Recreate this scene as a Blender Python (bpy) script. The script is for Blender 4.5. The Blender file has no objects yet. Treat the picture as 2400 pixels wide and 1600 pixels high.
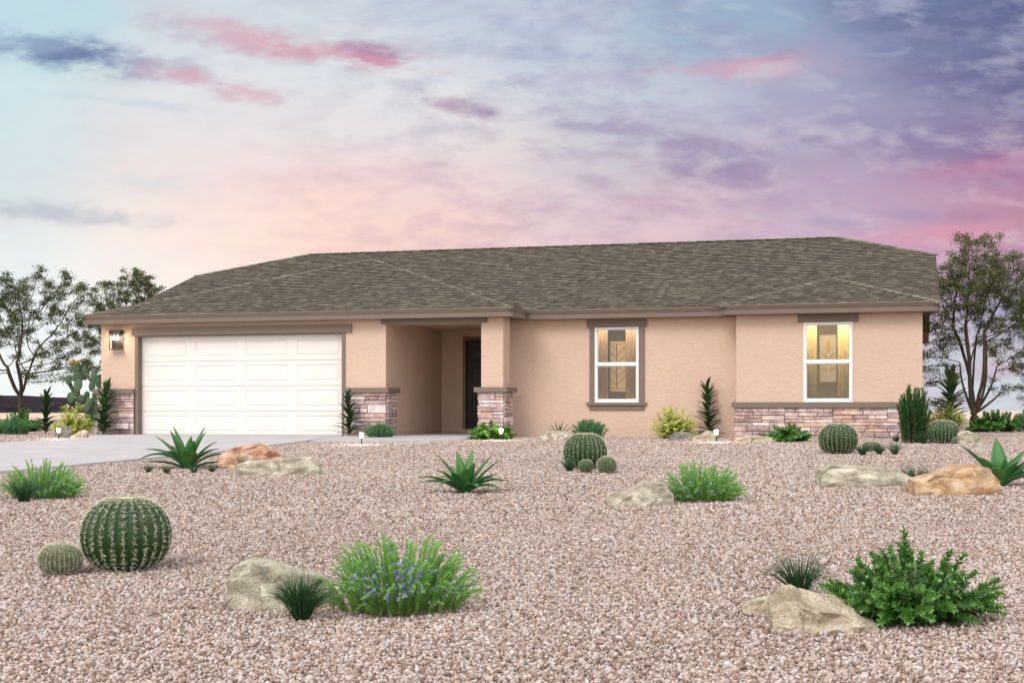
import bpy, bmesh, math, random
import numpy as np
from mathutils import Vector, noise as mnoise

SC = bpy.context.scene
COL = SC.collection
PI = math.pi
EXPOSURE = 0.36

# ------------------------------------------------------------------ camera frame
F, TH, CX, CY, CZ, YH = 3289.8, 0.2722, 17.3634, -27.8833, 0.5578, 962.6
RT = np.array([math.cos(TH), math.sin(TH), 0.0])
FW = np.array([-math.sin(TH), math.cos(TH), 0.0])
CAM = np.array([CX, CY, CZ])
SLOPE, SY0 = 0.03, -0.8
def g(x, y):                       # the yard falls gently away from the house
    return SLOPE * min(0.0, y - SY0)
def ray(px, py):
    return RT * (px - 1200) / F + FW + np.array([0, 0, (YH - py) / F])
def onv(px, py, v):
    d = ray(px, py); t = (v - CY) / d[1]; return CAM + d * t
def gnd(px, py, off=0.0):
    d = ray(px, py)
    # sloped part first
    a = CZ - SLOPE * (CY - SY0) - off; b = SLOPE * d[1] - d[2]
    t = a / b
    P = CAM + d * t
    if P[1] > SY0:
        t = (off - CZ) / d[2]; P = CAM + d * t
    return P
def depth(P): return float(np.dot(P - CAM, FW))
def ppm(P): return F / depth(P)
def at(px, py, z):
    return CAM + ray(px, py) * z

# ------------------------------------------------------------------ materials
def srgb(r, g_, b):
    f = lambda c: c / 12.92 if c <= 0.04045 else ((c + 0.055) / 1.055) ** 2.4
    return (f(r / 255), f(g_ / 255), f(b / 255), 1.0)

class NT:
    def __init__(s, nt): s.t = nt; s.n = nt.nodes; s.l = nt.links
    def new(s, typ, **kw):
        n = s.n.new(typ)
        for k, v in kw.items(): setattr(n, k, v)
        return n
    def link(s, a, b): s.l.new(a, b)
    def val(s, sock, v):
        if isinstance(v, bpy.types.NodeSocket): s.l.new(v, sock)
        elif v is not None: sock.default_value = v
    def math(s, op, a, b=None, c=None, clamp=False):
        n = s.new('ShaderNodeMath', operation=op); n.use_clamp = clamp
        s.val(n.inputs[0], a)
        if b is not None: s.val(n.inputs[1], b)
        if c is not None: s.val(n.inputs[2], c)
        return n.outputs[0]
    def vmath(s, op, a, b=None):
        n = s.new('ShaderNodeVectorMath', operation=op)
        s.val(n.inputs[0], a)
        if b is not None: s.val(n.inputs[1], b)
        return n.outputs['Value'] if op in ('DOT_PRODUCT', 'LENGTH', 'DISTANCE') else n.outputs[0]
    def mix(s, fac, a, b, blend='MIX'):
        n = s.new('ShaderNodeMix', data_type='RGBA', blend_type=blend)
        s.val(n.inputs[0], fac); s.val(n.inputs[6], a); s.val(n.inputs[7], b)
        return n.outputs[2]
    def noise(s, vec, scale, detail=4, rough=.55, dist=0.0):
        n = s.new('ShaderNodeTexNoise')
        if vec is not None: s.link(vec, n.inputs['Vector'])
        n.inputs['Scale'].default_value = scale; n.inputs['Detail'].default_value = detail
        n.inputs['Roughness'].default_value = rough; n.inputs['Distortion'].default_value = dist
        return n.outputs[0]
    def ramp(s, fac, stops, interp='LINEAR'):
        n = s.new('ShaderNodeValToRGB'); e = n.color_ramp.elements
        n.color_ramp.interpolation = interp
        while len(e) < len(stops): e.new(0.5)
        for k, (p, c) in enumerate(stops):
            e[k].position = p; e[k].color = c if len(c) == 4 else (*c, 1)
        s.link(fac, n.inputs[0]); return n.outputs[0]
    def bump(s, h, strength, dist):
        n = s.new('ShaderNodeBump'); n.inputs['Strength'].default_value = strength
        n.inputs['Distance'].default_value = dist; s.link(h, n.inputs['Height'])
        return n.outputs[0]

def new_mat(name):
    m = bpy.data.materials.new(name); m.use_nodes = True
    t = NT(m.node_tree); p = t.n['Principled BSDF']
    return m, t, p
def rgba(c): return (*c, 1.0) if len(c) == 3 else c

def mat_simple(name, c1, c2=None, scale=8, rough=.75, spec=.3, bump=None, metal=0.0):
    m, t, p = new_mat(name)
    p.inputs['Roughness'].default_value = rough
    p.inputs['Specular IOR Level'].default_value = spec
    p.inputs['Metallic'].default_value = metal
    co = t.new('ShaderNodeTexCoord').outputs['Object']
    if c2 is None: p.inputs['Base Color'].default_value = rgba(c1)
    else:
        f = t.noise(co, scale, 5, .6)
        t.link(t.ramp(f, [(.35, c1), (.65, c2)]), p.inputs['Base Color'])
    if bump:
        t.link(t.bump(t.noise(co, bump[0], 5, .6), bump[1], bump[2]), p.inputs['Normal'])
    return m
def mat_leaf(name, stops, rough=.5, spec=.4, transl=.25):
    """foliage: colour by the per-leaf attribute 'var'"""
    m, t, p = new_mat(name)
    a = t.new('ShaderNodeAttribute', attribute_name='var')
    c = t.ramp(a.outputs['Fac'], stops)
    t.link(c, p.inputs['Base Color'])
    p.inputs['Roughness'].default_value = rough; p.inputs['Specular IOR Level'].default_value = spec
    if transl:
        tr = t.new('ShaderNodeBsdfTranslucent'); t.link(c, tr.inputs[0])
        mx = t.new('ShaderNodeMixShader'); mx.inputs[0].default_value = transl
        t.link(p.outputs[0], mx.inputs[1]); t.link(tr.outputs[0], mx.inputs[2])
        t.link(mx.outputs[0], t.n['Material Output'].inputs[0])
    return m
def mat_emit(name, col, strength):
    m, t, p = new_mat(name)
    p.inputs['Base Color'].default_value = (.8, .8, .8, 1)
    p.inputs['Emission Color'].default_value = rgba(col); p.inputs['Emission Strength'].default_value = strength
    return m

def mat_stucco():
    m, t, p = new_mat('stucco')
    co = t.new('ShaderNodeTexCoord').outputs['Object']
    f = t.noise(co, 1.3, 4, .6)
    f2 = t.noise(co, 60, 3, .6)
    c = t.ramp(f, [(.3, (.60, .435, .338)), (.7, (.645, .472, .37))])
    c = t.mix(.06, c, t.ramp(f2, [(.35, (.3, .2, .14)), (.6, (.85, .65, .5))]))
    t.link(c, p.inputs['Base Color'])
    p.inputs['Roughness'].default_value = .9; p.inputs['Specular IOR Level'].default_value = .15
    mp = t.new('ShaderNodeMapping'); t.link(co, mp.inputs[0])
    mp.inputs['Rotation'].default_value = (.3, .5, .2); mp.inputs['Scale'].default_value = (1, 1, 1.5)
    n1 = t.noise(mp.outputs[0], 15, 3, .5, 1.0)
    pl = t.ramp(n1, [(.44, (0, 0, 0)), (.54, (1, 1, 1))])
    h = t.math('MULTIPLY_ADD', f2, .25, pl)
    t.link(t.bump(h, .5, .011), p.inputs['Normal'])
    return m
def mat_roof():
    m, t, p = new_mat('shingles')
    uv = t.new('ShaderNodeUVMap').outputs[0]
    sx = t.new('ShaderNodeSeparateXYZ'); t.link(uv, sx.inputs[0])
    row = t.math('FLOOR', t.math('DIVIDE', sx.outputs[1], .16))
    fr = t.math('FRACT', t.math('DIVIDE', sx.outputs[1], .16))
    w = t.new('ShaderNodeTexWhiteNoise', noise_dimensions='1D'); t.link(row, w.inputs['W'])
    u = t.math('ADD', sx.outputs[0], t.math('MULTIPLY', w.outputs[0], 3.1))
    def cell(width, seed):
        c = t.math('FLOOR', t.math('DIVIDE', u, width))
        cb = t.new('ShaderNodeCombineXYZ'); t.link(c, cb.inputs[0]); t.link(row, cb.inputs[1]); cb.inputs[2].default_value = seed
        wn = t.new('ShaderNodeTexWhiteNoise', noise_dimensions='3D'); t.link(cb.outputs[0], wn.inputs[0])
        return wn.outputs[0]
    a, b = cell(.11, 1.), cell(.17, 5.)
    f = t.math('MULTIPLY_ADD', a, .55, t.math('MULTIPLY', b, .45))
    co = t.new('ShaderNodeTexCoord').outputs['Object']
    big = t.noise(co, .8, 3)
    f = t.math('ADD', f, t.math('MULTIPLY', t.math('SUBTRACT', big, .5), .08))
    c = t.ramp(f, [(.12, (.112, .097, .078)), (.42, (.155, .136, .108)), (.66, (.195, .174, .136)), (.9, (.27, .245, .192))])
    band = t.ramp(fr, [(.0, (1, 1, 1)), (.5, (1, 1, 1)), (.66, (.42, .40, .37)), (1., (.28, .26, .235))])   # course shadow line painted into the colour, like the tabs' printed shade band
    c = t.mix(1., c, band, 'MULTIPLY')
    gr = t.noise(co, 160, 2)
    c = t.mix(.12, c, t.ramp(gr, [(.35, (.02, .02, .02)), (.65, (.5, .48, .42))]), 'OVERLAY')
    t.link(c, p.inputs['Base Color']); p.inputs['Roughness'].default_value = .95
    p.inputs['Specular IOR Level'].default_value = .1
    t.link(t.bump(t.math('ADD', gr, a), .5, .006), p.inputs['Normal'])
    return m
def mat_attr(name, stops, rough=.85, spec=.25, nscale=30, namt=.3, bump=(60, .4, .004), interp='LINEAR', big=0):
    """per-piece pigment from attribute 'var' with mottling (stones, gravel)"""
    m, t, p = new_mat(name)
    a = t.new('ShaderNodeAttribute', attribute_name='var')
    c = t.ramp(a.outputs['Fac'], stops, interp)
    co = t.new('ShaderNodeTexCoord').outputs['Object']
    n = t.noise(co, nscale, 5, .65)
    c = t.mix(namt, c, t.ramp(n, [(.3, (.12, .1, .09)), (.5, (.5, .5, .5)), (.7, (.95, .9, .85))]), 'OVERLAY')
    if big:
        gp = t.new('ShaderNodeNewGeometry').outputs['Position']
        nb = t.noise(gp, .35, 4, .6)
        c = t.mix(big, c, t.ramp(nb, [(.3, (.36, .33, .32)), (.7, (.6, .58, .57))]), 'OVERLAY')
    t.link(c, p.inputs['Base Color']); p.inputs['Roughness'].default_value = rough
    p.inputs['Specular IOR Level'].default_value = spec
    t.link(t.bump(t.noise(co, bump[0], 4, .6), bump[1], bump[2]), p.inputs['Normal'])
    return m
def mat_rock(name, ca, cb, cc, scale=7, stain=(.16, .13, .08), samt=.5):
    m, t, p = new_mat(name)
    co = t.new('ShaderNodeTexCoord').outputs['Object']
    mp = t.new('ShaderNodeMapping'); t.link(co, mp.inputs[0]); mp.inputs['Rotation'].default_value = (.25, .3, .1); mp.inputs['Scale'].default_value = (.8, 1, 2.4)
    n1 = t.noise(mp.outputs[0], scale * .45, 8, .62, .6); n2 = t.noise(co, scale * 9, 4, .7); n3 = t.noise(co, scale * .45, 7, .72)
    c = t.ramp(n1, [(.36, ca), (.5, cb), (.62, cc)])
    st = t.ramp(n3, [(.52, (0, 0, 0)), (.66, (1, 1, 1))])
    st = t.math('MULTIPLY', st, samt)
    st = t.math('MULTIPLY', st, t.ramp(n2, [(.4, (.2, .2, .2)), (.6, (1, 1, 1))]))
    c = t.mix(st, c, rgba(stain))
    c = t.mix(.4, c, t.ramp(n2, [(.36, (.12, .12, .12)), (.64, (.88, .88, .88))]), 'OVERLAY')
    vo = t.new('ShaderNodeTexVoronoi', feature='DISTANCE_TO_EDGE'); vo.inputs['Scale'].default_value = scale * .45
    wv = t.new('ShaderNodeMix', data_type='VECTOR'); wv.inputs[0].default_value = .05; t.link(co, wv.inputs[4]); nz = t.new('ShaderNodeTexNoise'); nz.inputs['Scale'].default_value = scale; t.link(co, nz.inputs[0]); t.link(nz.outputs['Color'], wv.inputs[5]); t.link(wv.outputs[1], vo.inputs['Vector'])
    ck = t.ramp(vo.outputs['Distance'], [(.0, (.35, .32, .3)), (.018, (1, 1, 1))])
    c = t.mix(.32, c, ck, 'MULTIPLY')
    t.link(c, p.inputs['Base Color']); p.inputs['Roughness'].default_value = .9
    p.inputs['Specular IOR Level'].default_value = .2
    h = t.math('MULTIPLY_ADD', n2, .4, n1)
    h = t.math('MULTIPLY_ADD', ck, .08, h)
    t.link(t.bump(h, 1., .03), p.inputs['Normal'])
    return m

M = {}
M['stucco'] = mat_stucco()
M['trim'] = mat_simple('brown_trim', (.185, .147, .12), (.215, .172, .142), 40, .85, .15, bump=(90, .3, .004))
M['fascia'] = mat_simple('brown_fascia', (.175, .135, .112), (.19, .148, .122), 3, .6, .25)
M['soffit'] = mat_simple('brown_soffit', (.2, .15, .12), (.22, .17, .14), 5, .8, .2)
M['white'] = mat_simple('white_vinyl', (.8, .8, .8), None, 1, .35, .4)
M['garage'] = mat_simple('white_steel_door', (.735, .695, .65), (.76, .72, .675), 2, .45, .35, bump=(120, .06, .002))
M['door'] = mat_simple('black_door', (.020, .018, .017), (.026, .023, .021), 6, .4, .35)
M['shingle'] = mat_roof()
M['cap'] = mat_attr('ridge_shingle', [(0, (.10, .088, .07)), (.5, (.14, .124, .098)), (1, (.20, .182, .142))], .95, .1, 150, .2, (160, .4, .004))
M['veneer'] = mat_attr('ledge_stone', [(0, (.36, .27, .265)), (.12, (.44, .33, .32)), (.30, (.52, .385, .36)), (.5, (.58, .44, .41)), (.68, (.58, .395, .32)), (.8, (.60, .475, .445)), (.91, (.69, .60, .585))], .85, .2, 7, .55, (30, .6, .01), 'CONSTANT')
M['mortar'] = mat_simple('dark_mortar', (.09, .065, .065), (.13, .1, .1), 40, .95, .1)
M['concrete'] = mat_simple('concrete', (.40, .385, .39), (.47, .455, .46), 1.6, .85, .2, bump=(140, .25, .003))
M['gravel'] = mat_attr('gravel_stone', [(0, (.18, .125, .10)), (.2, (.285, .208, .17)), (.42, (.382, .298, .252)), (.62, (.46, .378, .33)), (.78, (.55, .468, .418)), (.9, (.45, .425, .43)), (1, (.60, .57, .555))], .85, .15, 60, .3, (150, .3, .002), big=.3)
M['gravelbed'] = mat_simple('gravel_fines', (.20, .14, .115), (.34, .25, .21), 70, .95, .1, bump=(90, .8, .01))
M['sand'] = mat_simple('desert_sand', (.56, .42, .33), (.64, .5, .4), .15, .95, .1)
M['hill'] = mat_simple('dark_scrub_hill', (.012, .008, .012), (.03, .022, .028), .25, 1., .05)
M['bark'] = mat_simple('bark', (.045, .033, .024), (.1, .075, .055), 14, .9, .15, bump=(40, .6, .01))
M['stem'] = mat_simple('green_stem', (.10, .13, .045), (.15, .16, .07), 20, .7, .2)
M['woody'] = mat_simple('woody_stem', (.11, .07, .04), (.17, .11, .06), 20, .8, .2)
M['tree'] = mat_leaf('olive_tree_leaf', [(0, (.032, .046, .014)), (.5, (.075, .10, .03)), (1, (.15, .175, .055))], .6, .3, .3)
M['tree2'] = mat_leaf('green_tree_leaf', [(0, (.045, .062, .018)), (.5, (.10, .128, .036)), (1, (.19, .20, .07))], .6, .3, .3)
M['agave'] = mat_leaf('agave_leaf', [(0, (.018, .085, .022)), (.5, (.045, .17, .042)), (1, (.14, .32, .05))], .38, .5, .12)
M['upright'] = mat_leaf('lance_leaf', [(0, (.012, .038, .012)), (.5, (.026, .072, .02)), (1, (.07, .13, .035))], .45, .45, .15)
M['flowerleaf'] = mat_leaf('bright_needle_leaf', [(0, (.13, .30, .05)), (.5, (.30, .58, .13)), (1, (.54, .80, .30))], .55, .3, .5)
M['lavleaf'] = mat_leaf('grey_green_leaf', [(0, (.075, .20, .08)), (.5, (.17, .37, .16)), (1, (.32, .52, .27))], .6, .3, .45)
M['yellowleaf'] = mat_leaf('yellow_green_leaf', [(0, (.20, .30, .03)), (.5, (.50, .60, .09)), (1, (.78, .78, .28))], .55, .3, .5)
M['darkleaf'] = mat_leaf('glossy_dark_leaf', [(0, (.022, .08, .013)), (.5, (.068, .205, .03)), (1, (.20, .42, .075))], .3, .7, .25)
M['brightleaf'] = mat_leaf('glossy_bright_leaf', [(0, (.04, .12, .014)), (.5, (.10, .26, .035)), (1, (.22, .44, .07))], .3, .6, .3)
M['rosemary'] = mat_leaf('needle_leaf', [(0, (.02, .075, .02)), (.5, (.045, .16, .042)), (1, (.11, .26, .075))], .55, .3, .3)
M['grass'] = mat_leaf('dark_grass_blade', [(0, (.012, .042, .016)), (.5, (.026, .085, .028)), (1, (.075, .15, .058))], .5, .35, .15)
M['drygrass'] = mat_leaf('olive_grass_blade', [(0, (.025, .045, .012)), (.5, (.06, .085, .025)), (1, (.16, .15, .06))], .55, .3, .2)
M['flower'] = mat_leaf('violet_petal', [(0, (.10, .07, .50)), (.5, (.22, .15, .68)), (1, (.55, .45, .85))], .5, .3, .3)
M['yellowflower'] = mat_simple('yellow_petal', (.8, .5, .02), None, 1, .5, .3)
M['cactus'] = mat_simple('cactus_skin', (.010, .036, .007), (.020, .062, .011), 12, .5, .35)
M['cactus2'] = mat_simple('dusty_cactus_skin', (.06, .085, .04), (.10, .125, .06), 12, .7, .2)
M['spine'] = mat_leaf('straw_spine', [(0, (.50, .46, .32)), (.5, (.68, .64, .48)), (1, (.84, .80, .66))], .6, .3, 0)
M['wool'] = mat_simple('cream_wool', (.45, .46, .24), (.62, .6, .36), 40, .95, .05, bump=(60, 1., .01))
M['pad'] = mat_simple('cactus_pad', (.055, .10, .05), (.10, .15, .078), 6, .6, .3, bump=(45, .3, .01))
M['rock_tan'] = mat_rock('tan_sandstone', (.24, .215, .16), (.45, .41, .315), (.65, .61, .50), 9, (.10, .085, .05), .7)
M['rock_pale'] = mat_rock('pale_limestone', (.28, .225, .155), (.47, .40, .295), (.64, .58, .46), 7, (.13, .10, .07), .55)
M['rock_orange'] = mat_rock('orange_granite', (.33, .16, .10), (.53, .31, .20), (.66, .50, .38), 9, (.42, .10, .04), .7)
M['rock_gold'] = mat_rock('golden_granite', (.32, .19, .10), (.51, .335, .19), (.66, .52, .37), 10, (.40, .14, .06), .65)
M['rock_grey'] = mat_rock('grey_basalt', (.13, .12, .105), (.22, .2, .175), (.33, .30, .26))
M['black'] = mat_simple('black_metal', (.015, .015, .016), None, 1, .45, .4)
M['lamp'] = mat_emit('lit_lamp_glass', (1., .93, .82), 3.)
M['bulb'] = mat_emit('lit_bulb', (1., .88, .68), 30.)
M['wood_curtain'] = mat_simple('brown_drape', (.20, .12, .07), (.29, .18, .11), 12, .85, .15)
M['olive_curtain'] = mat_simple('olive_drape', (.42, .30, .12), (.52, .38, .17), 12, .85, .15)
M['room'] = mat_simple('olive_room_wall', (.44, .36, .19), (.5, .42, .24), 1, .9, .1)
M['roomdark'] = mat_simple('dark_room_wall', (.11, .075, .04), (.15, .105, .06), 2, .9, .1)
M['canvas'] = mat_simple('tan_canvas', (.50, .34, .17), (.55, .39, .21), 8, .8, .1)
M['canvas2'] = mat_simple('cream_canvas', (.56, .45, .28), (.6, .5, .32), 8, .8, .1)
M['ink'] = mat_simple('brown_ink', (.2, .1, .035), None, 1, .8, .1)
M['gold'] = mat_simple('gold_leaf_print', (.52, .32, .09), (.56, .37, .12), 8, .8, .1)
def mat_glass():
    m, t, p = new_mat('window_glass')
    tr = t.new('ShaderNodeBsdfTransparent'); tr.inputs[0].default_value = (.95, .96, .95, 1)
    gl = t.new('ShaderNodeBsdfGlossy'); gl.inputs['Roughness'].default_value = .02
    co = t.new('ShaderNodeTexCoord').outputs['Object']
    t.link(t.bump(t.noise(co, 2.2, 2), .04, .02), gl.inputs['Normal'])
    lw = t.new('ShaderNodeFresnel'); lw.inputs[0].default_value = 1.5
    mx = t.new('ShaderNodeMixShader')
    t.link(t.math('MULTIPLY', lw.outputs[0], 1.8, clamp=True), mx.inputs[0]); t.link(tr.outputs[0], mx.inputs[1]); t.link(gl.outputs[0], mx.inputs[2])
    t.link(mx.outputs[0], t.n['Material Output'].inputs[0])
    return m
M['glass'] = mat_glass()

# ------------------------------------------------------------------ mesh builder
class MB:
    def __init__(s): s.v = []; s.f = []; s.var = []; s.uv = {}
    def add(s, vs, fs, var=.5):
        o = len(s.v); s.v.extend([tuple(map(float, p)) for p in vs])
        s.f.extend([tuple(i + o for i in f) for f in fs])
        if np.ndim(var) == 0: s.var.extend([float(var)] * len(vs))
        else: s.var.extend([float(q) for q in var])
        return o
    def arr(s, V, Fc, var):
        """numpy bulk add"""
        o = len(s.v); s.v.extend(map(tuple, V.tolist())); s.f.extend(map(tuple, (Fc + o).tolist())); s.var.extend(var.tolist())
    def box(s, x0, x1, y0, y1, z0, z1, var=.5):
        s.add([(x0, y0, z0), (x1, y0, z0), (x1, y1, z0), (x0, y1, z0), (x0, y0, z1), (x1, y0, z1), (x1, y1, z1), (x0, y1, z1)],
              [(0, 3, 2, 1), (4, 5, 6, 7), (0, 1, 5, 4), (1, 2, 6, 5), (2, 3, 7, 6), (3, 0, 4, 7)], var)
    def quad(s, a, b, c, d, var=.5): s.add([a, b, c, d], [(0, 1, 2, 3)], var)
    def tube(s, pts, radii, sides=5, var=.5, cap=True):
        pts = [Vector(p) for p in pts]; rings = []
        vs = []; up = Vector((.13, .31, .94))
        for i, p in enumerate(pts):
            d = (pts[min(i + 1, len(pts) - 1)] - pts[max(i - 1, 0)]).normalized()
            a = d.cross(up)
            if a.length < 1e-3: a = d.cross(Vector((1, 0, 0)))
            a.normalize(); b = d.cross(a)
            for k in range(sides):
                w = 2 * PI * k / sides
                vs.append(p + (a * math.cos(w) + b * math.sin(w)) * radii[i])
        fs = []
        for i in range(len(pts) - 1):
            for k in range(sides):
                k2 = (k + 1) % sides
                fs.append((i * sides + k, i * sides + k2, (i + 1) * sides + k2, (i + 1) * sides + k))
        if cap:
            fs.append(tuple(range(sides))[::-1]); fs.append(tuple((len(pts) - 1) * sides + k for k in range(sides)))
        s.add(vs, fs, var)
    def lathe(s, prof, n=20, c=(0, 0, 0), var=.5, phase=0.):
        vs = []; fs = []
        for r, z in prof:
            for k in range(n):
                a = 2 * PI * k / n + phase; vs.append((c[0] + r * math.cos(a), c[1] + r * math.sin(a), c[2] + z))
        for i in range(len(prof) - 1):
            for k in range(n):
                k2 = (k + 1) % n; fs.append((i * n + k, i * n + k2, (i + 1) * n + k2, (i + 1) * n + k))
        fs.append(tuple(range(n))[::-1]); fs.append(tuple((len(prof) - 1) * n + k for k in range(n)))
        s.add(vs, fs, var)
    def build(s, name, mat, parent=None, smooth=False, loc=None, rotz=0., uv=None):
        me = bpy.data.meshes.new(name); me.from_pydata(s.v, [], s.f); me.update()
        at_ = me.attributes.new('var', 'FLOAT', 'POINT'); at_.data.foreach_set('value', np.array(s.var, dtype=np.float32))
        for mm in (mat if isinstance(mat, list) else [mat]): me.materials.append(mm)
        if smooth: me.polygons.foreach_set('use_smooth', [True] * len(me.polygons))
        if uv is not None:
            l = me.uv_layers.new(name='UVMap')
            vi = np.zeros(len(me.loops), dtype=np.int32); me.loops.foreach_get('vertex_index', vi)
            l.data.foreach_set('uv', np.array(uv, dtype=np.float32)[vi].ravel())
        o = bpy.data.objects.new(name, me); COL.objects.link(o)
        if parent is not None: o.parent = parent
        if loc is not None: o.location = loc
        o.rotation_euler.z = rotz
        return o

def tag(o, label=None, cat=None, group=None, kind=None):
    if label: o['label'] = label
    if cat: o['category'] = cat
    if group: o['group'] = group
    if kind: o['kind'] = kind
    return o
def empty(name, loc, label, cat, group=None, rotz=0.):
    o = bpy.data.objects.new(name, None); COL.objects.link(o); o.location = loc; o.rotation_euler.z = rotz
    o.empty_display_size = .1
    return tag(o, label, cat, group)

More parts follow.
